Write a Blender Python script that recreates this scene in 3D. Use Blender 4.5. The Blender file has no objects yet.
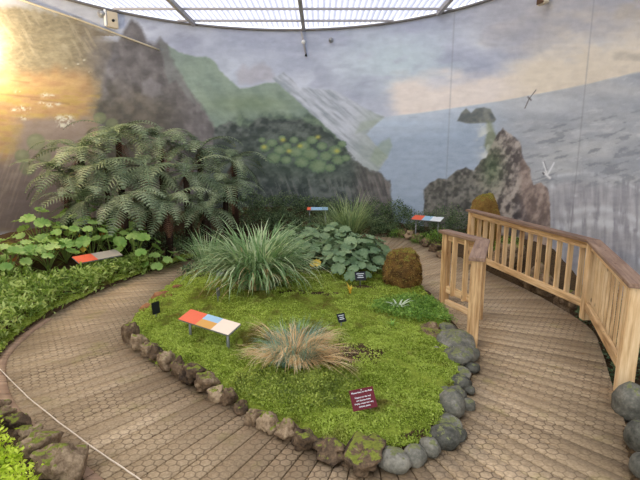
import bpy, bmesh, math, random
import numpy as np
from mathutils import Vector, Matrix, noise as mnoise
random.seed(7); rng = np.random.default_rng(7)
SC = bpy.context.scene; COL = SC.collection
PI = math.pi
# ------------------------------------------------------------------ camera
F = 470.0; CAMH = 2.2; PITCH = math.atan(90/F)
def gp(x, y, z=0.0):
    X = x-320; Y = 240-y
    up = Y*math.cos(PITCH)-F*math.sin(PITCH); fw = F*math.cos(PITCH)+Y*math.sin(PITCH)
    t = (z-CAMH)/up
    return (X*t, fw*t, z)
def at(x, y, d):
    """point seen at pixel x,y at forward distance d"""
    X = x-320; Y = 240-y
    up = Y*math.cos(PITCH)-F*math.sin(PITCH); fw = F*math.cos(PITCH)+Y*math.sin(PITCH)
    t = d/fw
    return (X*t, d, CAMH+up*t)
cam = bpy.data.cameras.new('camera'); camo = bpy.data.objects.new('camera', cam); COL.objects.link(camo)
camo.location = (0, 0, CAMH); camo.rotation_euler = (PI/2-PITCH, 0, 0)
cam.sensor_width = 36; cam.lens = F/640*36; cam.clip_end = 200
SC.camera = camo
# ------------------------------------------------------------------ materials
def lin(c):
    return tuple(((v/255)/12.92 if v/255 <= .04045 else ((v/255+.055)/1.055)**2.4) for v in c)
def c4(c): return (*lin(c), 1)
class NT:
    def __init__(s, name):
        s.m = bpy.data.materials.new(name); s.m.use_nodes = True
        s.t = s.m.node_tree; s.t.nodes.clear()
        s.out = s.n('ShaderNodeOutputMaterial')
    def n(s, ty, **kw):
        nd = s.t.nodes.new(ty)
        for k, v in kw.items(): setattr(nd, k, v)
        return nd
    def l(s, a, b): s.t.links.new(a, b)
    def ramp(s, fac, stops, interp='LINEAR'):
        r = s.n('ShaderNodeValToRGB'); r.color_ramp.interpolation = interp
        e = r.color_ramp.elements
        while len(e) < len(stops): e.new(.5)
        for i, (p, c) in enumerate(stops): e[i].position = p; e[i].color = c4(c)
        s.l(fac, r.inputs[0]); return r.outputs[0]
    def noise(s, vec, scale, detail=4, rough=.6):
        nd = s.n('ShaderNodeTexNoise'); nd.inputs['Scale'].default_value = scale
        nd.inputs['Detail'].default_value = detail; nd.inputs['Roughness'].default_value = rough
        if vec is not None: s.l(vec, nd.inputs['Vector'])
        return nd.outputs['Fac']
    def math(s, op, a, b=None, c=None):
        nd = s.n('ShaderNodeMath', operation=op)
        for i, v in enumerate((a, b, c)):
            if v is None: continue
            if isinstance(v, (int, float)): nd.inputs[i].default_value = v
            else: s.l(v, nd.inputs[i])
        return nd.outputs[0]
    def vm(s, op, a, b=None, out=0):
        nd = s.n('ShaderNodeVectorMath', operation=op)
        for i, v in enumerate((a, b)):
            if v is None: continue
            if isinstance(v, tuple): nd.inputs[i].default_value = v
            else: s.l(v, nd.inputs[i])
        return nd.outputs[out]
    def mix(s, fac, a, b, mode='MIX'):
        nd = s.n('ShaderNodeMix', data_type='RGBA', blend_type=mode)
        if isinstance(fac, (int, float)): nd.inputs[0].default_value = fac
        else: s.l(fac, nd.inputs[0])
        for i, v in ((6, a), (7, b)):
            if isinstance(v, tuple): nd.inputs[i].default_value = v
            else: s.l(v, nd.inputs[i])
        return nd.outputs[2]
    def bsdf(s, col, rough=.7, bump=None, bstr=.3, bdist=.02, metal=0, spec=.3):
        b = s.n('ShaderNodeBsdfPrincipled')
        if isinstance(col, tuple): b.inputs['Base Color'].default_value = col
        else: s.l(col, b.inputs['Base Color'])
        b.inputs['Roughness'].default_value = rough; b.inputs['Metallic'].default_value = metal
        b.inputs['Specular IOR Level'].default_value = spec
        if bump is not None:
            bp = s.n('ShaderNodeBump'); bp.inputs['Strength'].default_value = bstr; bp.inputs['Distance'].default_value = bdist
            s.l(bump, bp.inputs['Height']); s.l(bp.outputs[0], b.inputs['Normal'])
        s.l(b.outputs[0], s.out.inputs[0]); return b
def flat(name, c, rough=.6, metal=0):
    n = NT(name); n.bsdf(c4(c), rough, metal=metal)
    return n.m
def leafmat(name, stops, scale=6, trans=.25, rough=.55, objrand=False, patch=None):
    """foliage: colour differs leaf by leaf and with a soft noise; part of the light passes through"""
    n = NT(name); g = n.n('ShaderNodeNewGeometry')
    tc = n.n('ShaderNodeTexCoord')
    nz = n.noise(g.outputs['Position'], scale, 3)
    r = g.outputs['Random Per Island']
    if objrand:
        oi = n.n('ShaderNodeObjectInfo'); r = n.math('ADD', n.math('MULTIPLY', r, .5), n.math('MULTIPLY', oi.outputs['Random'], .5))
    f = n.math('ADD', n.math('MULTIPLY', r, .6), n.math('MULTIPLY', n.math('SUBTRACT', nz, .3), 1.0))
    col = n.ramp(f, stops)
    if patch:
        pz = n.noise(g.outputs['Position'], patch[0], 3)
        k = n.ramp(pz, [(patch[1], (0,0,0)), (patch[1]+.1, (255,255,255))])
        col = n.mix(k, col, c4(patch[2]))
    b = n.n('ShaderNodeBsdfPrincipled'); n.l(col, b.inputs['Base Color'])
    b.inputs['Roughness'].default_value = rough; b.inputs['Specular IOR Level'].default_value = .35
    tr = n.n('ShaderNodeBsdfTranslucent'); n.l(col, tr.inputs[0])
    mx = n.n('ShaderNodeMixShader'); mx.inputs[0].default_value = trans
    n.l(b.outputs[0], mx.inputs[1]); n.l(tr.outputs[0], mx.inputs[2]); n.l(mx.outputs[0], n.out.inputs[0])
    return n.m
def wood(name, a, b, c, gs=1.0):
    n = NT(name); tc = n.n('ShaderNodeTexCoord'); oi = n.n('ShaderNodeObjectInfo')
    off = n.vm('ADD', tc.outputs['Object'], None)
    sc = n.n('ShaderNodeVectorMath', operation='SCALE'); n.l(oi.outputs['Random'], sc.inputs['Scale']); sc.inputs[0].default_value = (13, 7, 5)
    v = n.vm('ADD', tc.outputs['Object'], sc.outputs[0])
    v2 = n.vm('MULTIPLY', v, (2.2*gs, 34*gs, 34*gs))
    g1 = n.noise(v2, 1.0, 5, .65)
    v3 = n.vm('MULTIPLY', v, (1.2, 4, 4)); g2 = n.noise(v3, 1.5, 3)
    f = n.math('ADD', n.math('MULTIPLY', g1, .65), n.math('MULTIPLY', g2, .35))
    f = n.math('ADD', f, n.math('MULTIPLY', n.math('SUBTRACT', oi.outputs['Random'], .5), .14))
    col = n.ramp(f, [(.32, a), (.5, b), (.68, c)])
    kn = n.n('ShaderNodeTexVoronoi'); n.l(n.vm('MULTIPLY', v, (3.5, 9, 9)), kn.inputs['Vector']); kn.inputs['Scale'].default_value = 1
    kf = n.ramp(kn.outputs['Distance'], [(.07, (255,255,255)), (.13, (0,0,0))])
    col = n.mix(n.math('MULTIPLY', kf, .6), col, c4((95, 62, 34)))
    n.bsdf(col, .62, g1, .25, .004)
    return n.m
def rockmat(name, stops, moss=None, mz=.35):
    n = NT(name); tc = n.n('ShaderNodeTexCoord'); g = n.n('ShaderNodeNewGeometry'); oi = n.n('ShaderNodeObjectInfo')
    sc = n.n('ShaderNodeVectorMath', operation='SCALE'); n.l(oi.outputs['Random'], sc.inputs['Scale']); sc.inputs[0].default_value = (9, 7, 5)
    v = n.vm('ADD', g.outputs['Position'], sc.outputs[0])
    a = n.noise(v, 9, 6, .65); b = n.noise(v, 45, 3, .7)
    f = n.math('ADD', n.math('MULTIPLY', a, .7), n.math('MULTIPLY', b, .3))
    f = n.math('ADD', f, n.math('MULTIPLY', n.math('SUBTRACT', oi.outputs['Random'], .5), .25))
    col = n.ramp(f, stops)
    if moss:
        s = n.n('ShaderNodeSeparateXYZ'); n.l(g.outputs['Normal'], s.inputs[0])
        mf = n.math('ADD', s.outputs[2], n.math('MULTIPLY', n.math('SUBTRACT', n.noise(v, 14, 5, .7), .5), 2.2))
        k = n.ramp(mf, [(mz, (0,0,0)), (min(.99, mz+.25), (255,255,255))])
        mc = n.ramp(b, [(.3, moss[0]), (.7, moss[1])])
        col = n.mix(k, col, mc)
    n.bsdf(col, .85, n.math('ADD', a, n.math('MULTIPLY', b, .5)), .5, .02, spec=.2)
    return n.m
M = {}
M['wood'] = wood('pine_wood', (160,120,76), (218,182,132), (244,216,170))
M['cap'] = wood('weathered_cap_wood', (94,76,62), (138,110,90), (170,142,118))
M['roof_frame'] = flat('grey_painted_steel', (168,164,162), .6)
M['steel'] = flat('galvanised_steel', (150,152,152), .45, .4)
M['black'] = flat('black_plastic', (28,32,34), .4)
M['white'] = flat('white_paint', (225,225,218), .5)
M['beige'] = flat('beige_plastic', (205,192,165), .5)
M['pred'] = flat('orange_red_print', (222,98,62), .45)
M['pcream'] = flat('cream_print', (232,212,188), .45)
M['pwhite'] = flat('white_print', (222,226,226), .4)
M['pgrey'] = flat('stone_grey_print', (168,158,140), .45)
M['pblue'] = flat('pale_blue_print', (150,185,205), .45)
M['maroon'] = flat('maroon_board', (92,14,26), .6)
M['rope'] = flat('pale_rope', (222,205,180), .8)
M['cable'] = flat('cream_cable', (200,190,165), .7)
M['fern'] = leafmat('fern_green', [(.15, (56,70,46)), (.45, (98,116,80)), (.85, (162,172,132))], 3, .12, .5, True)
M['fernstem'] = flat('brown_fern_stem', (92,66,44), .8)
M['trunk'] = rockmat('fibrous_trunk', [(.3, (30,22,17)), (.7, (70,52,38))])
M['deadfern'] = leafmat('dead_fern_frond', [(.2, (84,56,40)), (.8, (130,92,66))], 5, .15, .7)
M['cab'] = leafmat('bright_cabbage_leaf', [(.15, (96,140,58)), (.5, (138,176,84)), (.85, (180,206,118))], 5, .3, .5, True)
M['cabdark'] = leafmat('dusky_cabbage_leaf', [(.15, (62,86,58)), (.5, (98,124,84)), (.85, (140,160,114))], 5, .2, .5, True)
M['cabyellow'] = leafmat('yellow_leaf', [(.2, (226,176,48)), (.8, (236,204,86))], 5, .3)
M['caborange'] = leafmat('orange_leaf', [(.2, (214,112,60)), (.8, (232,150,90))], 5, .3)
M['stalk'] = flat('leaf_stalk_green', (128,146,74), .6)
M['cover'] = leafmat('groundcover_leaf', [(.12, (82,108,36)), (.45, (140,166,68)), (.8, (206,220,130))], 2, .3)
M['lime'] = leafmat('lime_groundcover_leaf', [(.15, (132,156,26)), (.45, (186,210,48)), (.8, (222,236,92))], 3, .3)
M['moss'] = leafmat('moss_green', [(.05, (96,112,32)), (.3, (148,168,56)), (.8, (204,218,110))], 2.4, .35, .7, False, (2.0, .54, (128,122,56)))
M['mosslow'] = leafmat('mat_plant_green', [(.15, (84,120,44)), (.5, (124,164,66)), (.85, (170,196,96))], 3, .3)
M['mossdark'] = leafmat('olive_creeping_leaf', [(.1, (84,98,36)), (.45, (128,146,56)), (.85, (184,194,92))], 5, .3)
M['dark'] = leafmat('dark_shrub_leaf', [(.15, (48,64,42)), (.5, (88,110,72)), (.85, (138,156,108))], 3, .2)
M['tuss'] = leafmat('tussock_green', [(.1, (78,112,62)), (.45, (132,164,104)), (.85, (216,224,178))], 3, .3)
M['tuss2'] = leafmat('olive_grass_green', [(.1, (92,116,70)), (.45, (132,154,98)), (.8, (178,190,130))], 3, .3)
M['blue'] = leafmat('blue_green_grass', [(.1, (96,132,112)), (.5, (136,170,146)), (.85, (176,200,168))], 3, .3)
M['straw'] = leafmat('straw_dry_grass', [(.1, (166,128,82)), (.45, (228,194,138)), (.8, (248,228,184))], 3, .3)
M['silver'] = leafmat('silver_leaf', [(.1, (170,186,150)), (.8, (214,222,190))], 3, .2)
M['rock_brown'] = rockmat('mossy_brown_rock', [(.32, (52,42,34)), (.5, (112,92,70)), (.68, (172,150,120))], ((92,98,38), (134,140,56)), .90)
M['rock_grey'] = rockmat('smooth_grey_stone', [(.3, (62,62,55)), (.5, (104,102,91)), (.7, (148,143,128))], ((96,100,66), (130,132,88)), .97)
M['rock_red'] = rockmat('reddish_rock', [(.3, (110,70,45)), (.7, (176,126,84))])
M['boulder'] = rockmat('moss_covered_boulder', [(.3, (66,48,26)), (.5, (122,92,46)), (.7, (146,120,62))], ((84,80,30), (140,134,56)), .6)
# ------------------------------------------------------------------ object helpers
def tag(o, label, cat, group=None, kind=None):
    o['label'] = label; o['category'] = cat
    if group: o['group'] = group
    if kind: o['kind'] = kind
    return o
def link(name, me, mat=None, parent=None, loc=None):
    o = bpy.data.objects.new(name, me); COL.objects.link(o)
    if mat is not None and me is not None and len(me.materials) == 0: me.materials.append(mat)
    if parent: o.parent = parent
    if loc: o.location = loc
    return o
def empty(name, loc, label, cat, group=None):
    o = bpy.data.objects.new(name, None); COL.objects.link(o); o.location = loc; o.empty_display_size = .1
    return tag(o, label, cat, group)
def npmesh(name, V, Fq, smooth=False):
    """V (n,3); Fq (m,k) index array"""
    V = np.asarray(V, dtype=np.float32); Fq = np.asarray(Fq, dtype=np.int32)
    me = bpy.data.meshes.new(name); k = Fq.shape[1]
    me.vertices.add(len(V)); me.vertices.foreach_set('co', V.ravel())
    me.loops.add(Fq.size); me.loops.foreach_set('vertex_index', Fq.ravel())
    me.polygons.add(len(Fq)); me.polygons.foreach_set('loop_start', np.arange(len(Fq), dtype=np.int32)*k)
    if smooth: me.polygons.foreach_set('use_smooth', np.ones(len(Fq), dtype=bool))
    me.update(calc_edges=True); me.validate()
    return me
def bmesh_to(name, bm, smooth=False):
    me = bpy.data.meshes.new(name); bmesh.ops.recalc_face_normals(bm, faces=bm.faces); bm.to_mesh(me); bm.free()
    if smooth:
        for p in me.polygons: p.use_smooth = True
    return me
def beam(name, p0, p1, w, h, mat, parent=None, bev=.006, up=(0,0,1), top=None):
    """box with local X along p0->p1, width w (horizontal), height h; world->parent space assumes unrotated parent"""
    p0 = Vector(p0); p1 = Vector(p1); d = p1-p0; L = d.length; x = d.normalized()
    u = Vector(up); y = u.cross(x)
    if y.length < 1e-3: y = Vector((0,1,0)).cross(x) if abs(x.y) < .9 else Vector((1,0,0)).cross(x)
    y.normalize(); z = x.cross(y)
    bm = bmesh.new(); bmesh.ops.create_cube(bm, size=1)
    for v in bm.verts: v.co = Vector((v.co.x*L, v.co.y*w, v.co.z*h))
    if bev: bmesh.ops.bevel(bm, geom=bm.edges[:], offset=bev, segments=2, affect='EDGES')
    me = bmesh_to(name, bm)
    o = link(name, me, mat)
    mt = Matrix((x, y, z)).transposed().to_4x4(); mt.translation = (p0+p1)/2
    if parent is not None:
        o.parent = parent; mt.translation = mt.translation-parent.location
    o.matrix_local = mt
    return o
def vbeam(name, x, y, z0, z1, w, dirn, mat, parent=None, bev=.006, w2=None):
    """upright timber turned to follow dirn"""
    o = beam(name, (x, y, z0), (x, y, z1), w, w2 or w, mat, parent, bev, up=(dirn[0], dirn[1], 0))
    return o
def tube(name, pts, r, mat, parent=None, seg=8, taper=None):
    pts = [Vector(p) for p in pts]
    bm = bmesh.new(); rings = []
    for i, p in enumerate(pts):
        d = (pts[min(i+1, len(pts)-1)]-pts[max(i-1, 0)]).normalized()
        a = d.cross(Vector((0,0,1)));
        if a.length < .05: a = d.cross(Vector((0,1,0)))
        a.normalize(); b = d.cross(a)
        rr = r if taper is None else r*(1+(taper-1)*i/(len(pts)-1))
        rings.append([bm.verts.new(p+(a*math.cos(t)+b*math.sin(t))*rr) for t in [2*PI*k/seg for k in range(seg)]])
    for i in range(len(rings)-1):
        for k in range(seg): bm.faces.new((rings[i][k], rings[i][(k+1) % seg], rings[i+1][(k+1) % seg], rings[i+1][k]))
    bm.faces.new(rings[0][::-1]); bm.faces.new(rings[-1])
    me = bmesh_to(name, bm, True)
    return link(name, me, mat, parent)
# ------------------------------------------------------------------ plan of the house
def catmull(P, n):
    P = np.array(P, float); m = len(P); out = []
    for i in range(m):
        a, b, c, d = P[(i-1) % m], P[i], P[(i+1) % m], P[(i+2) % m]
        for t in np.arange(n)/n:
            out.append(.5*((2*b)+(-a+c)*t+(2*a-5*b+4*c-d)*t*t+(-a+3*b-3*c+d)*t**3))
    return np.array(out)
pairs = [((1.74,6.2),(3.36,5.7)), ((1.72,5.6),(3.1,4.95)), ((1.68,4.95),(2.76,4.2)), ((1.48,4.24),(2.4,3.4)), ((1.16,3.55),(1.95,2.55)),
 ((.91,3.19),(1.55,2.1)), ((.65,3.04),(.95,1.85)), ((.36,3.01),(.3,1.8)), ((.07,3.15),(-.4,2.0)), ((-.41,3.52),(-1.05,2.42)),
 ((-.8,3.83),(-1.6,2.82)), ((-1.26,4.2),(-2.15,3.25)), ((-1.65,4.52),(-2.6,3.6)), ((-2.1,5.02),(-3.05,4.1)), ((-2.4,5.53),(-3.45,4.75)),
 ((-2.49,6.2),(-3.62,5.6)), ((-2.5,6.97),(-3.58,6.6)), ((-2.45,7.8),(-3.35,7.7)), ((-2.28,8.5),(-2.95,8.8)), ((-1.7,9.3),(-2.3,9.9)),
 ((-.8,10.1),(-1.4,10.9)), ((.3,10.7),(0,11.7)), ((1.0,10.6),(1.2,12.35)), ((1.42,10.1),(2.1,11.9)), ((1.58,9.3),(2.6,10.7)),
 ((1.64,8.5),(2.9,9.6)), ((1.68,7.6),(3.05,8.4)), ((1.73,6.9),(3.3,7.0))]
INN = catmull([p[0] for p in pairs], 12); OUT = catmull([p[1] for p in pairs], 12)
def sdist(poly, P):
    """signed distance, negative inside"""
    P = np.asarray(P, float); A = poly; B = np.roll(poly, -1, 0)
    d = np.full(len(P), 1e9); ins = np.zeros(len(P), bool)
    for a, b in zip(A, B):
        e = b-a; w = P-a; t = np.clip((w@e)/(e@e+1e-12), 0, 1)
        q = w-t[:, None]*e; d = np.minimum(d, np.hypot(q[:, 0], q[:, 1]))
        c = ((a[1] > P[:, 1]) != (b[1] > P[:, 1]))
        with np.errstate(divide='ignore', invalid='ignore'):
            xi = (b[0]-a[0])*(P[:, 1]-a[1])/(b[1]-a[1]+1e-15)+a[0]
        ins ^= c & (P[:, 0] < xi)
    return np.where(ins, -d, d)
def vnoise(x, y, seed=0):
    xi = np.floor(x).astype(np.int64); yi = np.floor(y).astype(np.int64); fx = x-xi; fy = y-yi
    fx = fx*fx*(3-2*fx); fy = fy*fy*(3-2*fy)
    def h(a, b):
        n = (a*374761393+b*668265263+seed*982451653) & 0x7fffffff
        n = ((n ^ (n >> 13))*1274126177) & 0x7fffffff
        return ((n ^ (n >> 16)) & 0xffff)/65535.0
    return (h(xi, yi)*(1-fx)+h(xi+1, yi)*fx)*(1-fy)+(h(xi, yi+1)*(1-fx)+h(xi+1, yi+1)*fx)*fy
def fbm(x, y, seed=0, oct=4):
    s = 0; a = .5; t = 0
    for o in range(oct):
        s = s+a*vnoise(x*2**o+17*o, y*2**o+31*o, seed+o); t += a; a *= .5
    return s/t
CX, CY, CR = -.9, 8.55, 5.4
def sstep(a, b, x):
    t = np.clip((x-a)/(b-a), 0, 1); return t*t*(3-2*t)
def height(P):
    P = np.atleast_2d(np.asarray(P, float)); x, y = P[:, 0], P[:, 1]
    di = sdist(INN, P); do = sdist(OUT, P)
    n = fbm(x*1.3+5, y*1.3+9, 3, 3); n2 = fbm(x*6+5, y*6+9, 5, 2)
    isl = .02+.10*sstep(0, .25, -di)+.08*sstep(.3, 1.6, -di)+(n-.5)*.12*sstep(.1, .6, -di)+(n2-.5)*.03
    bank = .03+.09*sstep(0, .3, do)+.42*sstep(.3, 2.6, do)+(n-.5)*.10+(n2-.5)*.03
    # right side between railing and wall is low; front beds are low
    right = sstep(2.3, 3.0, x)*(1-sstep(6.6, 9.2, y)); bank = bank*(1-right)+(-.30+(n-.5)*.08)*right
    front = 1-sstep(3.4, 5.0, y); bank = bank*(1-front)+np.minimum(bank, .12+(n-.5)*.05)*front
    z = np.full(len(P), -.09)
    z = np.where(di < 0, isl, z); z = np.where(do > 0, bank, z)
    return z
def hz(x, y): return float(height([(x, y)])[0])
# ground surface
gx = np.linspace(-6.6, 4.8, 230); gy = np.linspace(.6, 14.2, 270)
GX, GY = np.meshgrid(gx, gy); PP = np.c_[GX.ravel(), GY.ravel()]; GZ = height(PP)
def grid_faces(nr, nc, wrap=False):
    i = np.arange(nr-1)[:, None]*nc; j = np.arange(nc-1)[None, :]
    a = (i+j).ravel(); return np.c_[a, a+1, a+1+nc, a+nc]
n = NT('garden_soil'); g = n.n('ShaderNodeNewGeometry')
a_ = n.noise(g.outputs['Position'], 3, 5); b_ = n.noise(g.outputs['Position'], 40, 4, .7)
am = n.n('ShaderNodeAttribute', attribute_name='mossy')
mk = n.ramp(n.math('ADD', n.math('MULTIPLY', n.math('SUBTRACT', a_, .5), 1.5), am.outputs['Fac']), [(.4, (0,0,0)), (.6, (255,255,255))])
col = n.mix(mk, n.ramp(b_, [(.3, (44,36,26)), (.7, (98,78,54))]), n.ramp(b_, [(.3, (92,104,34)), (.7, (146,160,62))]))
n.bsdf(col, .95, b_, .6, .03, spec=.1); M['soil'] = n.m
cell = (np.hypot(PP[:, 0]-CX, PP[:, 1]-CY) < CR+.05) | ((PP[:, 1] < CY) & (PP[:, 0] > -6.35) & (PP[:, 0] < 4.55))
Fg = grid_faces(len(gy), len(gx)); Fg = Fg[cell[Fg].all(1)]
bare0 = [(.22, 4.42, .40, .17), (-.1, 6.45, .5, .07), (.62, 6.85, .25, .07)]
mo = np.where(sdist(INN, PP) < 0, 1.0, .25); mo = np.where((sdist(OUT, PP) > 0) & (PP[:, 0] > 2.0), -.4, mo); mo = np.where((sdist(INN, PP) < 0) & (PP[:, 1] > 7.6), -.3, mo)
mo = np.where((sdist(INN, PP) > -.15) & (PP[:, 0] > .5), -.5, mo)
def barek(P):
    k = np.zeros(len(P))
    for (bx_, by_, rx_, ry_) in bare0: k = np.maximum(k, 1.5-np.hypot((P[:, 0]-bx_)/rx_, (P[:, 1]-by_)/ry_)+(fbm(P[:, 0]*7, P[:, 1]*7, 91, 3)-.5)*1.8)
    return np.clip(k, 0, 1)
mo = mo-barek(PP)*1.1
soil = link('floor', npmesh('floor', np.c_[PP, GZ], Fg, True), M['soil']); att = soil.data.attributes.new('mossy', 'FLOAT', 'POINT'); att.data.foreach_set('value', mo.astype(np.float32)); tag(soil, 'dark soil and moss ground of the planted beds', 'ground', kind='structure')
# ------------------------------------------------------------------ boardwalk
def hexdeck(name, a, b, c, line, hs=.056, wobble=.25):
    n = NT(name); g = n.n('ShaderNodeNewGeometry'); pos = g.outputs['Position']
    uv = n.n('ShaderNodeUVMap'); U = uv.outputs[0]
    nz = n.n('ShaderNodeTexNoise'); nz.inputs['Scale'].default_value = 5; n.l(pos, nz.inputs['Vector'])
    off = n.vm('MULTIPLY', n.vm('SUBTRACT', nz.outputs['Color'], (.5,.5,.5)), (.02,.02,0))
    p = n.vm('ADD', n.vm('MULTIPLY', n.vm('ADD', U, off), (1/hs, 1/hs/.88, 0)), (2000, 2000*1.732, 0))
    R = (1, 1.7320508, 1); H = (.5, .8660254, .5)
    A = n.vm('SUBTRACT', n.vm('MODULO', p, R), H)
    B = n.vm('SUBTRACT', n.vm('MODULO', n.vm('SUBTRACT', p, (.5, .8660254, 0)), R), H)
    A = n.vm('MULTIPLY', A, (1,1,0)); B = n.vm('MULTIPLY', B, (1,1,0))
    sel = n.math('LESS_THAN', n.vm('LENGTH', A, None, 1), n.vm('LENGTH', B, None, 1))
    mx = n.n('ShaderNodeMix', data_type='VECTOR'); n.l(sel, mx.inputs[0]); n.l(B, mx.inputs[4]); n.l(A, mx.inputs[5])
    G = n.vm('ABSOLUTE', mx.outputs[1])
    sx = n.n('ShaderNodeSeparateXYZ'); n.l(G, sx.inputs[0])
    hd = n.math('MAXIMUM', sx.outputs[0], n.vm('DOT_PRODUCT', G, (.5, .8660254, 0), 1))
    edge = n.ramp(hd, [(.40, (0,0,0)), (.475, (255,255,255))])
    big = n.noise(pos, 1.1, 4); gr = n.noise(pos, 38, 4, .7)
    f = n.math('ADD', n.math('MULTIPLY', big, .5), n.math('MULTIPLY', gr, .5))
    f = n.math('ADD', f, n.math('MULTIPLY', n.math('SUBTRACT', g.outputs['Random Per Island'], .5), .12))
    col = n.ramp(f, [(.3, a), (.5, b), (.68, c)])
    wear = n.noise(pos, 2.2, 3); lw = n.ramp(wear, [(.35, (105,105,105)), (.62, (225,225,225))])
    k = n.math('MULTIPLY', edge, lw)
    col = n.mix(k, col, c4(line))
    # yellow-green algae in patches
    al = n.ramp(n.noise(pos, 1.7, 6, .7), [(.56, (0,0,0)), (.68, (255,255,255))])
    col = n.mix(n.math('MULTIPLY', al, .38), col, c4((138,130,66)))
    n.bsdf(col, .78, n.math('MULTIPLY', hd, -1.0), .35, .006, spec=.25)
    return n.m
M['deck'] = hexdeck('netted_boardwalk', (126,106,80), (162,140,109), (202,178,144), (76,58,40), .082)
def resample(P, Q, step):
    mid = (P+Q)/2; d = np.r_[0, np.cumsum(np.hypot(*(np.roll(mid, -1, 0)-mid).T))]
    L = d[-1]; N = int(L/step); s = np.arange(N)*L/N
    Pc = np.vstack([P, P[:1]]); Qc = np.vstack([Q, Q[:1]])
    return (np.c_[np.interp(s, d, Pc[:, 0]), np.interp(s, d, Pc[:, 1])], np.c_[np.interp(s, d, Qc[:, 0]), np.interp(s, d, Qc[:, 1])], L)
A_, B_, LL = resample(INN, OUT, .165)
V = []; Fs = []; UV = []
for i in range(len(A_)):
    j = (i+1) % len(A_)
    a0, a1, b0, b1 = [Vector((*q, 0)) for q in (A_[i], A_[j], B_[i], B_[j])]
    ax = (a1-a0); bx = (b1-b0)
    ga = min(.3, .010/max(ax.length, .02)); gb = min(.3, .010/max(bx.length, .02))
    a0, a1 = a0+ax*ga/2, a1-ax*ga/2; b0, b1 = b0+bx*gb/2, b1-bx*gb/2
    e = (b0-a0).normalized()*.05
    dz = random.uniform(-.003, .003)
    w0 = i*LL/len(A_); bw = .003
    k = len(V)
    ins = lambda p, q, t: p+(q-p).normalized()*t if (q-p).length > .02 else p
    top = [ins(a0-e, a1-e, bw), ins(a1-e, a0-e, bw), ins(b1+e, b0+e, bw), ins(b0+e, b1+e, bw)]
    bot = [a0-e, a1-e, b1+e, b0+e]
    for q in top: V.append((q.x, q.y, dz))
    for q in bot: V.append((q.x, q.y, dz-.006))
    for q in bot: V.append((q.x, q.y, -.05))
    Fs += [(k, k+1, k+2, k+3)]+[(k+r, k+4+r, k+4+(r+1) % 4, k+(r+1) % 4) for r in range(4)]+[(k+4+r, k+8+r, k+8+(r+1) % 4, k+4+(r+1) % 4) for r in range(4)]
me = npmesh('boardwalk', V, Fs)
uvl = me.uv_layers.new(name='UVMap')
# texture space: x along the board, y across, taken from real positions so the netting keeps one cell size
co = np.array(V); li = np.empty(len(me.loops), dtype=np.int32); me.loops.foreach_get('vertex_index', li)
uvl.data.foreach_set('uv', (co[li][:, :2]).astype(np.float32).ravel())
bw_ = link('boardwalk', me, M['deck']); tag(bw_, 'brown timber boardwalk covered in hexagonal wire netting', 'boardwalk', kind='structure')
# edging board along the left outer rim
M['edge'] = wood('edging_wood', (118,92,72), (150,120,94), (176,146,116))
seg = [i for i in range(len(OUT)) if OUT[i][0] < -1.2 and OUT[i][1] < 6.0]
Ri = OUT[seg]; nrm = []
for q in range(len(Ri)):
    t = Ri[min(q+1, len(Ri)-1)]-Ri[max(q-1, 0)]; t = t/np.hypot(*t); nrm.append((t[1], -t[0]))
nrm = np.array(nrm)
# inward means towards the island centre
s_ = np.sign(((np.array([-.3, 6.])-Ri)*nrm).sum(1))[:, None]; nrm = nrm*s_
E0 = Ri-nrm*.03; E1 = Ri+nrm*.08
V = []; Fs = []
nb = 9; idx = np.linspace(0, len(Ri)-1, nb+1)
for b in range(nb):
    ts = np.linspace(idx[b]+.06, idx[b+1]-.06, 5); k = len(V)
    f = lambda E, t: np.array([np.interp(t, np.arange(len(E)), E[:, 0]), np.interp(t, np.arange(len(E)), E[:, 1])])
    for t in ts:
        p, q = f(E0, t), f(E1, t); V += [(*p, .014), (*q, .014), (*p, -.03), (*q, -.03)]
    for s in range(4):
        o = k+4*s; Fs += [(o, o+1, o+5, o+4), (o+1, o+3, o+7, o+5), (o, o+4, o+6, o+2)]
eb = link('trim_1', npmesh('edging_board', V, Fs), M['edge']); tag(eb, 'reddish brown edging boards along the outer left rim of the boardwalk', 'edging', kind='structure')
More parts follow.
